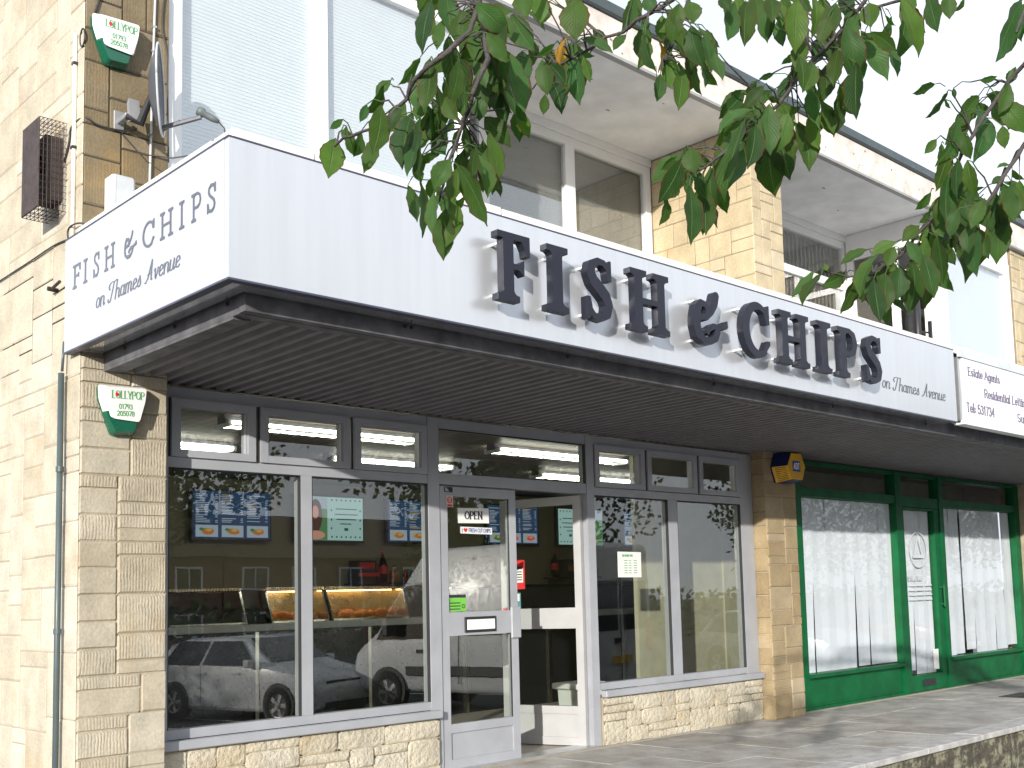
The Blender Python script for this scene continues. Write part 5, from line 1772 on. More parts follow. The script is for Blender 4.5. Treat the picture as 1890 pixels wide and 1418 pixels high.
for i, (pts, dep) in enumerate(BR):
    P = [pix(px, py, dep + .03 * math.sin(j * 1.3 + i)) for j, (px, py) in enumerate(pts)]
    for a, b in zip(P, P[1:]):
        for q in range(4): branch_pts.append(a.lerp(b, q / 4))
    n_ = len(P)
    rs = [.0026 * (1 - j / n_) + .0014 for j in range(n_)]
    if i in (0, 2, 3, 4):
        hub = HUB[0] if i in (0, 2) else HUB[1]
        P = [hub, hub.lerp(P[0], .5) + Vector((0, 0, .05))] + P
        rs = [.013, .006] + rs
    # nodes and knuckles of the twigs
    PP, RR = [], []
    for a, b, ra, rb in zip(P, P[1:], rs, rs[1:]):
        L = (b - a).length
        k_ = max(2, int(L / .022))
        for q in range(k_):
            t_ = q / k_
            PP.append(a.lerp(b, t_) + Vector((rt.uniform(-1, 1), rt.uniform(-1, 1), rt.uniform(-1, 1))) * .0012)
            RR.append((ra + (rb - ra) * t_) * (1 + .28 * (rt.random() ** 3)))
    PP.append(P[-1]); RR.append(rs[-1] * .8)
    MB().tube(PP, RR, 7).build('branch', M['bark'], tree, smooth=True)
root = Vector(tree.location)
fork = Vector((1.2, -7.7, 2.35))
m = MB()
m.tube([root + Vector((0, 0, -.1)), root + Vector((0, 0, .15)), root + Vector((-.02, .03, 1.0)), root + Vector((-.06, .1, 1.9)), fork], [.26, .19, .16, .15, .14], 12)
m.build('trunk', M['bark'], tree, smooth=True)
m = MB()
for hb_ in HUB:
    m.tube([fork + Vector((0, 0, -.1)), fork.lerp(hb_, .35) + Vector((0, 0, .5)), fork.lerp(hb_, .75) + Vector((0, 0, .3)), hb_], [.10, .065, .04, .02], 9)
for (dx, dy, dz) in ((1.4, -.6, 2.2), (.4, -1.6, 2.4), (2.0, .5, 1.7), (.8, .4, 2.9)):
    e_ = fork + Vector((dx, dy, dz))
    m.tube([fork + Vector((0, 0, -.1)), fork.lerp(e_, .5) + Vector((0, 0, .25)), e_], [.09, .05, .018], 9)
m.build('limb', M['bark'], tree, smooth=True)

LEAVES = []
def zl(ox, oy, s, rows):
    for r in rows:
        bx, by, tx, ty, w = r[:5]
        LEAVES.append((ox + bx / s, oy + by / s, ox + tx / s, oy + ty / s, w / s, r[5] if len(r) > 5 else ''))
zl(560, 0, 2.954, [(170, 760, 140, 955, 140), (215, 650, 150, 700, 40), (235, 690, 235, 770, 40), (435, 465, 335, 610, 60), (345, 570, 310, 660, 50), (425, 575, 380, 820, 120), (400, 740, 335, 930, 85), (535, 590, 470, 705, 60), (590, 615, 545, 900, 130), (620, 670, 570, 940, 80), (600, 412, 570, 450, 35), (650, 570, 620, 650, 70), (690, 320, 660, 590, 110), (660, 560, 690, 770, 50), (700, 0, 650, 270, 90), (780, -40, 800, 170, 120), (760, 110, 730, 260, 70), (790, 200, 830, 590, 150), (720, 450, 740, 650, 60), (770, 540, 840, 650, 90), (940, 20, 1110, 170, 130), (880, 160, 1010, 360, 150), (930, 330, 990, 470, 80), (1060, 240, 1160, 640, 160), (960, 400, 1000, 580, 100), (1130, 80, 1250, 260, 130), (1190, 280, 1220, 460, 110), (1060, 490, 1100, 680, 80), (1190, 580, 1180, 760, 90), (970, 530, 960, 650, 90), (990, 640, 1120, 790, 120), (1010, 720, 1050, 980, 90), (950, 840, 1000, 1060, 90), (840, 900, 990, 1205, 110), (910, 780, 950, 850, 50), (800, 870, 715, 1020, 110), (640, 980, 645, 1270, 55), (710, 1050, 705, 1260, 70), (775, 1140, 765, 1400, 120), (810, 930, 835, 1110, 50), (600, 900, 640, 990, 60), (640, 640, 640, 960, 70), (700, 760, 770, 840, 80), (880, 680, 900, 830, 45), (1200, -40, 1220, 90, 120), (1290, -30, 1300, 110, 100), (1370, 240, 1280, 300, 40),
 (870, 60, 860, 250, 120), (960, 130, 940, 330, 110), (1040, 60, 1090, 260, 120), (850, 330, 800, 560, 90), (700, 600, 760, 800, 80), (880, 470, 900, 650, 70), (1000, 180, 1100, 330, 100), (1130, 330, 1120, 560, 90), (760, 640, 690, 860, 80), (650, 840, 620, 960, 60), (940, 800, 920, 960, 60), (1020, 900, 1030, 1050, 60)])
zl(1000, 0, 3.151, [(205, -10, 200, 215, 180), (20, -20, 10, 120, 80), (0, 350, 30, 540, 110), (40, 370, 130, 480, 100), (50, 460, 110, 650, 100), (20, 550, 10, 660, 60), (185, 330, 220, 590, 110), (240, 330, 280, 470, 60), (230, 225, 400, 305, 60), (190, 260, 300, 320, 40), (110, 240, 150, 400, 60, 'y'), (140, 230, 110, 370, 40, 'y'), (540, -20, 470, 170, 90), (600, -20, 650, 70, 90), (570, 170, 625, 140, 40), (590, 190, 560, 390, 80), (600, 200, 660, 400, 60), (680, 230, 675, 410, 35, 'y'), (690, 430, 670, 580, 75), (750, 300, 750, 500, 100), (820, 400, 795, 625, 100), (700, 90, 690, 230, 80), (760, 60, 750, 240, 110), (860, 10, 880, 130, 110), (870, 150, 940, 380, 130), (940, 190, 980, 400, 70), (1000, 310, 1050, 455, 70), (890, 370, 925, 540, 50), (840, 340, 870, 440, 60), (930, 370, 950, 500, 30), (1120, 20, 1085, 220, 100), (1190, 10, 1180, 250, 110), (1290, 50, 1310, 230, 100), (1370, 120, 1400, 260, 80), (1380, 20, 1400, 140, 80), (1040, -20, 1090, 60, 80), (1180, 540, 1040, 680, 90), (1290, 500, 1180, 620, 80), (1350, 430, 1270, 455, 35), (1230, 640, 1040, 770, 60), (1190, 680, 1075, 1135, 130), (1240, 720, 1200, 960, 110), (1320, 610, 1330, 880, 140), (820, 920, 690, 1160, 120), (720, 1140, 685, 1300, 55), (865, 860, 890, 1000, 120), (860, 1080, 865, 1395, 110), (930, 1080, 950, 1345, 110), (980, 970, 1010, 1215, 90),
 (790, 130, 830, 330, 90), (900, 250, 860, 420, 80), (800, 20, 790, 160, 90), (60, 300, 30, 400, 60), (860, 940, 800, 1080, 70), (900, 1010, 960, 1150, 70), (1000, 940, 1050, 1050, 70), (1150, -20, 1140, 90, 90), (1240, -20, 1250, 130, 110), (1330, -20, 1340, 120, 100)])
zl(1200, 180, 2.739, [(600, 225, 630, 480, 150), (700, 80, 640, 265, 110), (750, 125, 800, 355, 110, 'b'), (800, 110, 850, 250, 80), (870, 50, 920, 180, 90), (1000, -10, 1040, 85, 90), (560, 120, 500, 340, 100), (520, 150, 560, 330, 80), (690, 200, 720, 300, 70), (640, 30, 720, 130, 90),
 (830, 880, 725, 1000, 50), (868, 890, 775, 1040, 50), (880, 845, 895, 875, 30), (960, 920, 925, 962, 28), (1060, 900, 970, 1080, 65), (1240, 730, 1125, 790, 60), (1235, 755, 1200, 850, 70), (1150, 790, 1070, 1000, 70), (1130, 920, 1160, 1120, 90), (1190, 890, 1190, 1080, 90), (1260, 860, 1250, 1010, 110), (1320, 820, 1300, 1078, 90), (1380, 790, 1430, 1000, 90), (1450, 700, 1480, 920, 80), (1500, 630, 1480, 790, 70), (1540, 640, 1590, 912, 110), (1610, 650, 1610, 780, 80), (1650, 660, 1650, 885, 90), (1740, 550, 1750, 820, 130), (1740, 480, 1760, 710, 110), (1830, 430, 1840, 612, 100), (1360, 650, 1280, 725, 70), (1420, 660, 1400, 750, 90), (1500, 480, 1450, 640, 80), (1440, 600, 1480, 700, 70), (1300, 730, 1360, 830, 70), (1200, 830, 1130, 960, 70), (1400, 720, 1380, 860, 80), (1560, 560, 1520, 700, 70), (1280, 870, 1330, 1000, 70), (1650, 500, 1700, 650, 90), (1590, 520, 1620, 660, 90)])
zl(1400, 0, 3.376, [(60, 10, 55, 248, 90), (130, 90, 150, 275, 60), (240, 0, 230, 310, 150), (340, -20, 330, 220, 90), (480, 20, 440, 222, 130), (690, 20, 700, 160, 130), (400, 200, 455, 365, 120), (540, 160, 580, 480, 150), (620, 250, 790, 485, 130), (700, 200, 850, 315, 90), (800, 280, 860, 465, 60), (880, -10, 990, 328, 110), (920, -30, 950, 95, 100), (790, 90, 850, 157, 22), (1060, -20, 1110, 184, 110), (1180, -40, 1190, 108, 100), (610, 390, 610, 718, 120), (560, 470, 540, 690, 100), (510, 540, 470, 828, 80), (390, 620, 460, 822, 80), (320, 550, 350, 740, 100), (280, 250, 240, 432, 110), (250, 340, 270, 560, 90), (1645, -10, 1490, 355, 110), (1645, 110, 1640, 250, 60), (1185, 560, 1050, 724, 35), (1160, 620, 1195, 672, 22), (1215, 550, 1222, 612, 30), (1380, 500, 1480, 478, 40), (1370, 600, 1225, 780, 110), (1360, 660, 1340, 988, 120), (1240, 715, 1110, 1012, 100), (1110, 868, 1040, 952, 60), (1440, 775, 1455, 902, 70), (1520, 785, 1535, 918, 80), (1500, 640, 1640, 815, 150), (1420, 590, 1560, 640, 80), (1185, 955, 1110, 1175, 90), (1245, 990, 1240, 1235, 80), (1300, 1000, 1350, 1200, 90), (1185, 1085, 1180, 1392, 110), (1330, 1180, 1280, 1372, 70), (1410, 1240, 1330, 1412, 100), (1470, 1215, 1500, 1412, 120), (1520, 1140, 1590, 1362, 100), (1575, 1030, 1490, 1045, 25), (1525, 1135, 1650, 1205, 40), (1520, 1100, 1455, 1145, 45), (1280, 1150, 1400, 1165, 35),
 (440, 90, 380, 260, 100), (560, 40, 600, 200, 90), (330, 380, 280, 560, 90), (430, 400, 420, 600, 100), (500, 300, 470, 520, 100), (180, 480, 140, 640, 80), (620, 90, 560, 240, 90), (1280, 830, 1320, 980, 80), (1560, 520, 1500, 700, 90), (1600, 420, 1560, 520, 70), (380, -10, 420, 150, 90), (160, -30, 170, 150, 100), (560, -40, 540, 90, 110), (1600, 680, 1560, 800, 90)])

rl = random.Random(5)
camfwd = r2


def leaf_mesh(A, B, wfull, yaw, seed):
    """one serrated cherry leaf from stalk end A to tip B"""
    rr_ = random.Random(seed)
    L = (B - A).length
    a = (B - A).normalized()
    tocam = (CAM - (A + B) / 2).normalized()
    n0 = (tocam - a * tocam.dot(a)).normalized()
    n = Matrix.Rotation(yaw, 3, a) @ n0
    s = a.cross(n)
    rows, verts, faces, uvs = 11, [], [], []
    fold = rr_.uniform(.10, .40)
    droop = rr_.uniform(-.05, .14)
    side = rr_.uniform(-.05, .05)
    for i in range(rows + 1):
        v = i / rows
        hw = .5 * wfull * max(0.0, math.sin(math.pi * v ** .97)) ** .88
        if v > .78: hw *= .50 + .50 * (1 - v) / .22
        if i == 0: hw = wfull * .03
        c = A + a * (L * v) + n * (droop * L * math.sin(math.pi * v)) + s * (side * L * math.sin(math.pi * v))
        ser = 1 + (.055 if i % 2 else -.03)
        wav = .02 * L * math.sin(v * 17 + seed)
        for u in (-1, -.5, 0, .5, 1):
            q = hw * abs(u) * (ser if abs(u) == 1 else 1)
            verts.append(c + s * (math.copysign(q, u) if u else 0) + n * (q * fold + (wav * abs(u) if abs(u) == 1 else 0)))
            uvs.append((.5 + u * .5, v))
    for i in range(rows):
        for k_ in range(4):
            faces.append((i * 5 + k_, i * 5 + k_ + 1, (i + 1) * 5 + k_ + 1, (i + 1) * 5 + k_))
    return verts, faces, uvs, n


count = 0
twig = MB()
extra = []
for (bx, by, tx, ty, w, fl) in LEAVES:
    if fl == '' and math.hypot(tx - bx, ty - by) > 45 and len(LEAVES) + len(extra) < 296 and rl.random() < .55:
        ox, oy = rl.uniform(-26, 26), rl.uniform(-14, 22)
        an = rl.uniform(-.5, .5)
        dx_, dy_ = (tx - bx) * .85, (ty - by) * .85
        extra.append((bx + ox, by + oy, bx + ox + dx_ * math.cos(an) - dy_ * math.sin(an), by + oy + dx_ * math.sin(an) + dy_ * math.cos(an), w * .85, 'e'))
LEAVES = LEAVES[:296] + extra
for i, (bx, by, tx, ty, w, fl) in enumerate(LEAVES):
    pxl = math.hypot(tx - bx, ty - by)
    # depth: as the nearest branch in the picture, spread a little to and fro
    mid = ((bx + tx) / 2, by)
    best = min(branch_pts, key=lambda p: (pix(bx, by, 1.8) - p).length)
    dep = (best - CAM).dot(r2) + (rl.uniform(-.10, .10) if fl != 'e' else rl.uniform(.05, .16))
    A = pix(bx, by, dep)
    B = pix(tx, ty, dep + rl.uniform(-.3, .3) * pxl / FPX * dep)
    B = B + (B - A) * .10
    L = (B - A).length
    wf = L * .46
    ap = w * 1.0 / FPX * dep
    yaw = math.acos(max(.15, min(.98, ap / wf)))
    if ap > wf: wf = ap
    yaw *= rl.choice((-1, 1))
    V, F_, UV, n = leaf_mesh(A, B, wf, yaw, i * 13 + 1)
    # stalk from the twig to the leaf
    tgt = min(branch_pts, key=lambda p: (A - p).length)
    if (tgt - A).length > .055:
        q_ = A + (tgt - A).normalized() * .032 + Vector((0, 0, .008))
        twig.tube([tgt, tgt.lerp(q_, .5) + Vector((0, 0, .008)), q_], [.0018, .0014, .0012], 5)
        tgt = q_
    me = bpy.data.meshes.new('leaf')
    st = MB(); st.tube([tgt, tgt.lerp(A, .5) + Vector((0, 0, .006)), A, A.lerp(B, .08)], [.0012, .0009, .0009, .0006], 4, cap=False)
    nv = len(V)
    me.from_pydata([tuple(p) for p in V] + st.v, [], F_ + [tuple(j + nv for j in f) for f in st.f])
    uvl = me.uv_layers.new(name='UVMap')
    alluv = UV + [(.5, .5)] * len(st.v)
    for lp in me.loops: uvl.data[lp.index].uv = alluv[lp.vertex_index]
    me.materials.append(M['leaf_yellow'] if fl in ('y',) else M['leaf'])
    me.polygons.foreach_set('use_smooth', [True] * len(me.polygons))
    o = bpy.data.objects.new('leaf', me)
    COL.objects.link(o)
    place(o, tree)
    if fl == 'y': o['label'] = 'orange-yellow turning leaf'
    count += 1

back = MB()
buv = []
for (bx, by, tx, ty, w, fl) in LEAVES[:]:
    if math.hypot(tx - bx, ty - by) < 40 or rl.random() > .75: continue
    ox, oy = rl.uniform(-30, 30), rl.uniform(-24, 16)
    an = rl.uniform(-.7, .7)
    dx_, dy_ = (tx - bx) * .72, (ty - by) * .72
    near = min(branch_pts, key=lambda p: (pix(bx, by, 1.8) - p).length)
    dep = (near - CAM).dot(r2) + rl.uniform(.06, .22)
    A = pix(bx + ox, by + oy, dep)
    B = pix(bx + ox + dx_ * math.cos(an) - dy_ * math.sin(an), by + oy + dx_ * math.sin(an) + dy_ * math.cos(an), dep + rl.uniform(-.02, .02))
    V, F_, UV, n = leaf_mesh(A, B, (B - A).length * .48, rl.uniform(-1.1, 1.1), rl.randint(0, 9999))
    back.mesh(V, F_)
    buv += UV
    q_ = A + (near - A).normalized() * min(.04, (near - A).length) + Vector((0, 0, .006))
    twig.tube([A.lerp(q_, 1.0), A.lerp(q_, .5) + Vector((0, 0, .004)), A], [.0010, .0009, .0007], 4)
bo = back.build('inner_leaves', M['leaf'], tree, smooth=True, recalc=False, kind='stuff')
ul = bo.data.uv_layers.new(name='UVMap')
for lp in bo.data.loops: ul.data[lp.index].uv = buv[lp.vertex_index]
twig.build('twigs', M['bark'], tree, kind='stuff')
print('leaves', count)
# rest of the crown, outside the picture
cm = MB()
rc = random.Random(91)
made = 0
while made < 1300:
    c = Vector((rc.gauss(2.6, 1.0), rc.gauss(-9.0, .9), rc.gauss(4.6, .7)))
    d = c - CAM
    z = d.dot(r2)
    if z > .2:
        px, py = PPX + FPX * d.dot(r0) / z, PPY + FPX * d.dot(r1) / z
        if -300 < px < 2300 and py > -330: continue
    if (c - CAM).length < 1.2: continue
    a = Vector((rc.uniform(-.5, .5), rc.uniform(-.5, .5), -1)).normalized()
    s = a.orthogonal().normalized()
    s = Matrix.Rotation(rc.uniform(0, 6.3), 3, a) @ s
    L = rc.uniform(.08, .12)
    cm.face([c, c + a * L * .45 + s * L * .25, c + a * L, c + a * L * .45 - s * L * .25])
    made += 1
cm.build('crown', M['leaf_far'], tree, kind='stuff', recalc=False)

# ------------------------------------------------------------------ what stands across the car park and shows in the shop glass
M['car_white'] = plain('white_car_paint', (.72, .74, .76), .22, var=.02, coat=.6)
M['van_white'] = plain('white_van_paint', (.74, .75, .76), .3, var=.04, coat=.3)
M['car_blue'] = plain('pale_blue_car_paint', (.18, .30, .46), .25, var=.03, coat=.6)
M['car_glass'] = plain('dark_car_glass', (.02, .025, .03), .06, spec=.8)
M['tyre'] = plain('tyre_rubber', (.018, .018, .018), .8)
M['rim'] = plain('alloy_rim', (.42, .43, .45), .3, .8)
M['lamp'] = plain('clear_lamp', (.60, .63, .66), .1, coat=.5)
M['lamp_red'] = plain('red_lamp', (.50, .02, .015), .2, coat=.5)
M['plate_w'] = plain('white_plate', (.72, .72, .68), .4)
M['plate_y'] = plain('yellow_plate', (.65, .42, .03), .4)
M['trim'] = plain('black_trim', (.022, .022, .024), .5)


def car(name, label, paint, loc, rz, stations, gh, wheels, wr, W):
    """stations: (x, z_low, z_waist, z_top, half_low, half_waist, half_top) from tail to nose, x forward"""
    t = thing(name, label, 'van' if 'van' in name else 'car', loc, None, rz)
    m = MB()
    secs = []
    for (x, zl_, zw, zt, hl, hw, ht) in stations:
        zm = (zl_ + zw) / 2
        half = [(hl * .94, zl_), (hl, zl_ + .06), (hw, zm), (hw, zw), (ht, zt - .03), (ht * .86, zt), (0, zt + .012)]
        secs.append([(x, -y, z) for y, z in half] + [(x, y, z) for y, z in half[::-1][1:]])
    n_ = len(secs[0])
    V = [p for s_ in secs for p in s_]
    F_ = []
    for i in range(len(secs) - 1):
        for k_ in range(n_ - 1): F_.append((i * n_ + k_, i * n_ + k_ + 1, (i + 1) * n_ + k_ + 1, (i + 1) * n_ + k_))
        F_.append((i * n_ + n_ - 1, i * n_, (i + 1) * n_, (i + 1) * n_ + n_ - 1))
    F_ += [tuple(range(n_))[::-1], tuple((len(secs) - 1) * n_ + k_ for k_ in range(n_))]
    m.mesh(V, F_)
    b = m.build('body', paint, t, local=True)
    bev = b.modifiers.new('soft', 'BEVEL'); bev.width = .035; bev.segments = 2; bev.limit_method = 'ANGLE'; bev.angle_limit = math.radians(24)
    b.data.polygons.foreach_set('use_smooth', [True] * len(b.data.polygons))
    for (x, sd) in [(x, sd) for x in wheels for sd in (-1, 1)]:
        a_ = MB(); a_.lathe([(0, 0), (wr * 1.17, 0), (wr * 1.17, .02), (0, .02)], (x, sd * (W / 2 - .012), wr + .015), (0, sd, 0), 24)
        a_.build('wheel_arch', M['trim'], t, local=True)
        w_ = MB(); w_.lathe([(wr * .62, .035), (wr * .70, .05), (wr * .95, .045), (wr, .02), (wr, -.16), (wr * .6, -.16)], (x, sd * (W / 2 - .015), wr), (0, sd, 0), 24)
        wo = w_.build('wheel', M['tyre'], t, local=True, smooth=True)
        r_ = MB(); r_.lathe([(0, .045), (.05, .045), (.06, .035), (.06, .01)], (x, sd * (W / 2 - .015), wr), (0, sd, 0), 16)
        for q in range(5):
            a = q * 2 * math.pi / 5
            c_, s_ = math.cos(a), math.sin(a)
            P0 = [(.04, -.028), (.04, .028), (wr * .64, .04), (wr * .64, -.04)]
            y_ = sd * (W / 2 - .015 + .030)
            r_.face([(x + p[0] * c_ - p[1] * s_, y_, wr + p[0] * s_ + p[1] * c_) for p in P0])
        r_.lathe([(wr * .60, .034), (wr * .66, .040), (wr * .66, .02)], (x, sd * (W / 2 - .015), wr), (0, sd, 0), 24)
        r_.build('rim', M['rim'], wo, local=True, recalc=False)
    return t


def quadpart(t, name, mat, quads):
    m = MB()
    for q in quads: m.face(q)
    return m.build(name, mat, t, local=True, recalc=False)


def both(q): return [q, [(p[0], -p[1], p[2]) for p in q][::-1]]


def hatchback(label, paint, x_, y_, deg):
    hz = Vector((x_, y_, road_z(y_)))
    st = [(-2.08, .34, .62, .66, .74, .80, .70), (-2.02, .22, .88, .96, .82, .88, .76), (-1.72, .20, .98, 1.34, .86, .90, .60), (-1.30, .19, .98, 1.44, .87, .90, .60), (-.30, .19, .96, 1.47, .88, .90, .62), (.25, .19, .95, 1.43, .88, .90, .60), (1.0, .19, .93, 1.03, .88, .90, .72), (1.72, .20, .84, .89, .86, .89, .70), (2.05, .24, .68, .76, .80, .84, .62), (2.14, .30, .52, .60, .66, .72, .56)]
    t = car('parked_car', label, paint, hz, math.radians(deg), st, None, (-1.28, 1.34), .315, 1.80)
    e = .008
    quadpart(t, 'windscreen', M['car_glass'], [[(.98, -.70, 1.035), (.98, .70, 1.035), (.30, .56, 1.425), (.30, -.56, 1.425)]] if False else [[(1.015, -.70, 1.045), (1.015, .70, 1.045), (.305, .57, 1.44), (.305, -.57, 1.44)]])
    quadpart(t, 'rear_screen', M['car_glass'], [[(-2.0, .66, 1.03), (-2.0, -.66, 1.03), (-1.74, -.54, 1.33), (-1.74, .54, 1.33)]])
    sw = []
    for a, b, a2, b2 in ((-1.62, -.62, -1.42, -.62), (-.54, .78, -.54, .20)):
        sw += both([(a, -.905, .985), (b, -.905, .97), (b2, -.650, 1.40), (a2, -.648, 1.40)])
    quadpart(t, 'side_window', M['car_glass'], sw)
    for s_ in (-1, 1):
        MB().mesh([(1.98, s_ * .50, .60), (2.075, s_ * .50, .60), (1.98, s_ * .86, .64), (1.72, s_ * .90, .78), (1.98, s_ * .52, .76), (2.06, s_ * .50, .74)], [(0, 1, 5, 4), (1, 2, 3, 4), (1, 4, 5)]).build('headlight', M['lamp'], t, local=True, recalc=False)
        MB().box(.62, .80, min(s_ * .90, s_ * 1.06), max(s_ * .90, s_ * 1.06), .95, 1.09, ch=.03).build('door_mirror', paint, t, local=True)
        for x in (-.55, .28): MB().box(x - .1, x + .1, min(s_ * .895, s_ * .925), max(s_ * .895, s_ * .925), .83, .86).build('door_handle', paint, t, local=True)
        MB().box(-2.06, -1.86, min(s_ * .60, s_ * .865), max(s_ * .60, s_ * .865), .80, .94).build('tail_light', M['lamp_red'], t, local=True)
    MB().box(2.02, 2.105, -.52, .52, .63, .71).build('grille', M['trim'], t, local=True)
    MB().lathe([(.045, 0), (.060, 0), (.060, .008), (.045, .008), (.045, 0)], (2.105, 0, .685), (1, 0, 0), 18).build('badge', M['rim'], t, local=True)
    MB().box(2.10, 2.155, -.60, .60, .24, .36).build('lower_grille', M['trim'], t, local=True)
    MB().box(2.145, 2.16, -.26, .26, .42, .53).build('number_plate', M['plate_w'], t, local=True)
    m = MB()
    for x in (-.58, .88): m.box(x - .004, x + .004, -.9045, -.9005, .30, .97); m.box(x - .004, x + .004, .9005, .9045, .30, .97)
    m.build('door_gap', M['trim'], t, local=True)


    return t


M['car_silver'] = plain('silver_car_paint', (.42, .44, .46), .25, metal=.3, var=.02, coat=.6)
M['car_red'] = plain('dark_red_car_paint', (.22, .012, .015), .22, var=.02, coat=.6)
hatchback('white hatchback parked with its nose towards the shops, mirrored in the left window', M['car_white'], 8.0, -12.0, 76)
hatchback('silver hatchback parked beyond the white van, mirrored in the papered windows', M['car_silver'], 17.6, -7.0, 100)
hatchback('dark red hatchback parked beyond the silver one', M['car_red'], 23.2, -7.6, 96)

# high-roofed white van, tail towards the shops
vz = Vector((10.15, -7.9, 0)); vz.z = road_z(vz.y)
st = [(-2.50, .42, 1.2, 2.62, .90, .97, .88), (-2.46, .36, 1.2, 2.70, .93, .98, .90), (-1.0, .34, 1.2, 2.76, .95, .99, .91), (.55, .34, 1.2, 2.74, .95, .99, .90), (.95, .34, 1.2, 2.62, .95, .99, .86), (1.75, .34, 1.16, 1.74, .95, .98, .80), (2.02, .34, 1.10, 1.40, .94, .97, .78), (2.40, .36, .98, 1.16, .91, .94, .74), (2.52, .42, .82, .92, .84, .88, .66)]
t = car('parked_van', 'high-roofed white van parked tail-first towards the doors, mirrored in the glass', M['van_white'], vz, math.radians(-101), st, None, (-1.45, 1.62), .345, 1.97)
quadpart(t, 'windscreen', M['car_glass'], [[(1.775, -.76, 1.755), (1.775, .76, 1.755), (1.06, .78, 2.535), (1.06, -.78, 2.535)]])
quadpart(t, 'side_window', M['car_glass'], both([(.70, -1.0, 1.24), (1.90, -.988, 1.22), (1.66, -.915, 1.66), (1.25, -.925, 2.12), (.70, -.950, 2.18)]))
quadpart(t, 'rear_window', M['car_glass'], [[(-2.512, .82, 1.32), (-2.512, .08, 1.32), (-2.508, .08, 2.1), (-2.508, .80, 2.1)], [(-2.512, -.08, 1.32), (-2.512, -.82, 1.32), (-2.508, -.80, 2.1), (-2.508, -.08, 2.1)]])
m = MB()
for s_ in (-1, 1):
    y = s_ * .993
    for x in (-2.3, -1.2, .05, .62): m.box(x - .006, x + .006, min(y - .004, y + .004), max(y - .004, y + .004), .5, 2.0)
    m.box(-2.3, .6, min(y - .004, y + .004), max(y - .004, y + .004), 1.29, 1.305)
m.box(-2.515, -2.505, -.008, .008, .5, 2.35)
m.build('panel_gap', M['trim'], t, local=True)
for s_ in (-1, 1):
    y0_, y1_ = sorted((s_ * .985, s_ * 1.012))
    MB().box(-2.35, 1.20, y0_, y1_, .62, .78, ch=.01).build('rub_strip', M['trim'], t, local=True)
    y0_, y1_ = sorted((s_ * .98, s_ * 1.22))
    MB().box(1.38, 1.55, y0_, y1_, 1.28, 1.62, ch=.03).build('door_mirror', M['trim'], t, local=True)
    y0_, y1_ = sorted((s_ * .80, s_ * .955))
    MB().box(-2.53, -2.44, y0_, y1_, .95, 1.5).build('tail_light', M['lamp_red'], t, local=True)
    MB().box(2.2, 2.46, *sorted((s_ * .55, s_ * .90)), .72, .92).build('headlight', M['lamp'], t, local=True)
    MB().box(.78, .94, *sorted((s_ * .99, s_ * 1.02)), 1.0, 1.06).build('door_handle', M['trim'], t, local=True)
MB().box(-2.62, -2.49, -.95, .95, .36, .52, ch=.02).build('rear_bumper', M['trim'], t, local=True)
MB().box(-2.535, -2.505, -.28, .28, .80, .92).build('number_plate', M['plate_y'], t, local=True)
MB().box(-2.54, -2.505, -.20, -.05, 1.12, 1.20).build('rear_handle', M['trim'], t, local=True)
MB().box(2.45, 2.53, -.6, .6, .50, .66).build('grille', M['trim'], t, local=True)

# pale blue car further back, seen from behind
bz = Vector((16.5, -25.5, 0)); bz.z = road_z(bz.y)
st = [(-1.95, .36, .70, .80, .72, .78, .70), (-1.90, .24, .95, 1.02, .80, .84, .74), (-1.62, .20, 1.0, 1.50, .83, .86, .62), (-1.1, .20, 1.0, 1.57, .84, .86, .64), (0, .20, .98, 1.58, .84, .86, .64), (.4, .20, .97, 1.50, .84, .86, .60), (1.2, .20, .94, 1.02, .84, .86, .70), (1.75, .24, .78, .84, .78, .82, .62), (1.92, .3, .55, .62, .66, .7, .55)]
t = car('parked_car', 'pale blue hatchback further back with its tail towards the shops', M['car_blue'], bz, math.radians(-60), st, None, (-1.2, 1.25), .30, 1.72)
quadpart(t, 'rear_screen', M['car_glass'], [[(-1.905, .68, 1.04), (-1.905, -.68, 1.04), (-1.65, -.58, 1.47), (-1.65, .58, 1.47)]])
quadpart(t, 'side_window', M['car_glass'], both([(-1.5, -.868, 1.01), (.9, -.868, .98), (.35, -.67, 1.46), (-1.3, -.67, 1.50)]))
quadpart(t, 'windscreen', M['car_glass'], [[(1.2, -.68, 1.04), (1.2, .68, 1.04), (.45, .58, 1.49), (.45, -.58, 1.49)]])
for s_ in (-1, 1): MB().box(-1.96, -1.72, *sorted((s_ * .60, s_ * .865)), .78, 1.10).build('tail_light', M['lamp_red'], t, local=True)
MB().box(-1.985, -1.94, -.26, .26, .62, .74).build('number_plate', M['plate_y'], t, local=True)
MB().box(-1.99, -1.90, -.78, .78, .38, .52, ch=.02).build('rear_bumper', M['car_blue'], t, local=True)

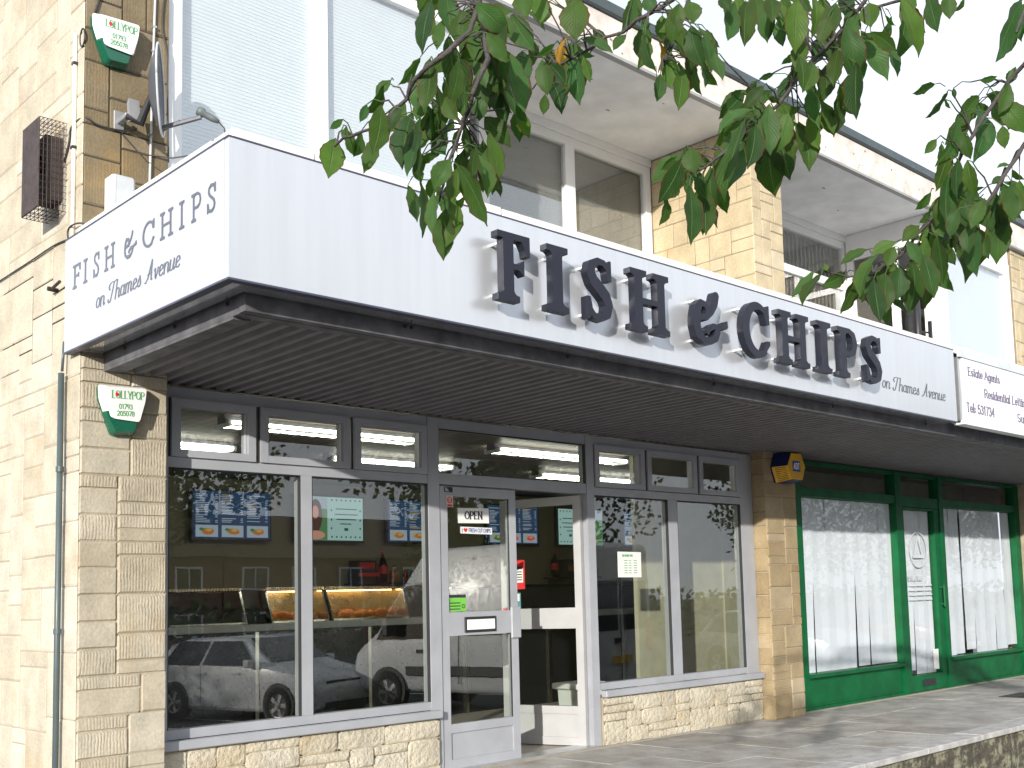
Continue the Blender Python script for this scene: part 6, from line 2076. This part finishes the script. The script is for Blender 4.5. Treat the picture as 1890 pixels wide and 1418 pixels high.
# terrace of houses across the car park
M['brick'] = plain('red_brown_brick', (.19, .10, .07), .9, var=.25, scale=3)
M['tiles'] = plain('brown_roof_tiles', (.085, .06, .05), .9, var=.25, scale=4)
HY = -46
for i in range(4):
    x0 = 6 + i * 9.4
    gz_ = road_z(HY)
    t = thing('terraced_house', ('brick house with white windows at the near end of the terrace across the car park', 'second brick house of the terrace across the car park', 'third brick house of the terrace across the car park', 'brick house at the far end of the terrace across the car park')[i], 'house', (x0 + 4.6, HY, gz_), 'brick houses across the car park')
    MB().box(x0, x0 + 9.3, HY - 8, HY, gz_, gz_ + 5.0).build('wall', M['brick'], t)
    MB().prism([(HY + .4, gz_ + 5.002), (HY - 8.4, gz_ + 5.002), (HY - 4, gz_ + 7.6)], 0, x0 - .02, x0 + 9.32).build('roof', M['tiles'], t)
    for wx in (1.0, 3.9, 6.8):
        for wz in (1.0, 3.3):
            f = MB()
            f.box(x0 + wx, x0 + wx + 1.5, HY + .002, HY + .08, gz_ + wz, gz_ + wz + 1.2)
            w_ = f.build('window', M['white'], t)
            g_ = MB()
            for q in range(2): g_.box(x0 + wx + .1 + q * .68, x0 + wx + .7 + q * .68, HY + .081, HY + .09, gz_ + wz + .1, gz_ + wz + 1.1)
            g_.build('pane', M['car_glass'], w_)


def far_tree(x, y, h, r, seed, label):
    t = thing('street_tree', label, 'tree', (x, y, road_z(y)), 'trees across the car park')
    z = road_z(y)
    rr_ = random.Random(seed)
    MB().tube([(x, y, z - .1), (x + .1, y, z + h * .35), (x, y + .1, z + h * .75)], [.22, .16, .06], 9).build('trunk', M['bark'], t, smooth=True)
    l_ = MB()
    for k_ in range(5):
        a = k_ * 1.26 + rr_.random()
        l_.tube([(x + .05, y, z + h * (.32 + .06 * k_)), (x + math.cos(a) * r * .7, y + math.sin(a) * r * .7, z + h * (.55 + .07 * k_))], [.08, .03], 6)
    l_.build('limb', M['bark'], t)
    c_ = MB()
    cl_ = [(rr_.gauss(0, r * .5), rr_.gauss(0, r * .5), rr_.gauss(h * .62, h * .16), rr_.uniform(.5, 1.0) * r * .5) for _ in range(22)]
    for _ in range(5200):
        cx, cy, cz, cr = rr_.choice(cl_)
        v = Vector((rr_.gauss(0, 1), rr_.gauss(0, 1), rr_.gauss(0, 1))).normalized() * cr * rr_.random() ** .4
        p = Vector((x + cx, y + cy, z + cz)) + v
        a = Vector((rr_.gauss(0, 1), rr_.gauss(0, 1), rr_.gauss(-.6, 1))).normalized()
        s_ = a.orthogonal().normalized()
        L = rr_.uniform(.14, .26)
        c_.face([p, p + a * L * .5 + s_ * L * .3, p + a * L, p + a * L * .5 - s_ * L * .3])
    c_.build('crown', M['leaf_far'], t, kind='stuff', recalc=False)


for args in ((2.0, -19.5, 8.0, 3.0, 3, 'broad leafy tree nearest the left of the car park'), (9.5, -22.0, 8.8, 3.3, 5, 'tall leafy tree behind the white hatchback'), (17.5, -17.5, 7.6, 2.9, 9, 'leafy tree standing behind the white van'), (24.0, -21.0, 9.0, 3.4, 12, 'tall leafy tree beyond the white van'), (31.0, -16.0, 8.4, 3.2, 15, 'leafy tree at the far right of the car park'), (40.0, -12.0, 8.0, 3.4, 21, 'leafy tree past the right end of the car park'), (46.0, -19.0, 9.5, 3.8, 24, 'tall tree at the back right corner of the car park'), (-6.0, -24.0, 8.5, 3.2, 27, 'leafy tree at the back left corner of the car park')):
    far_tree(*args)

hd = MB()
rh = random.Random(14)
for _ in range(9000):                                        # clipped hedge closing the far side
    x = rh.uniform(-30, 120)
    y = -38 + max(0, x - 40) * .25 + rh.gauss(0, .5)
    p = Vector((x, y, road_z(y) + rh.uniform(0, 2.6)))
    a = Vector((rh.gauss(0, 1), rh.gauss(0, 1), rh.gauss(0, 1))).normalized()
    s_ = a.orthogonal().normalized()
    L = rh.uniform(.3, .5)
    hd.face([p, p + a * L * .5 + s_ * L * .35, p + a * L, p + a * L * .5 - s_ * L * .35])
tag(hd.build('hedge', M['leaf_far'], None, recalc=False), 'long dark hedge along the far side of the car park', 'hedge', kind='stuff')
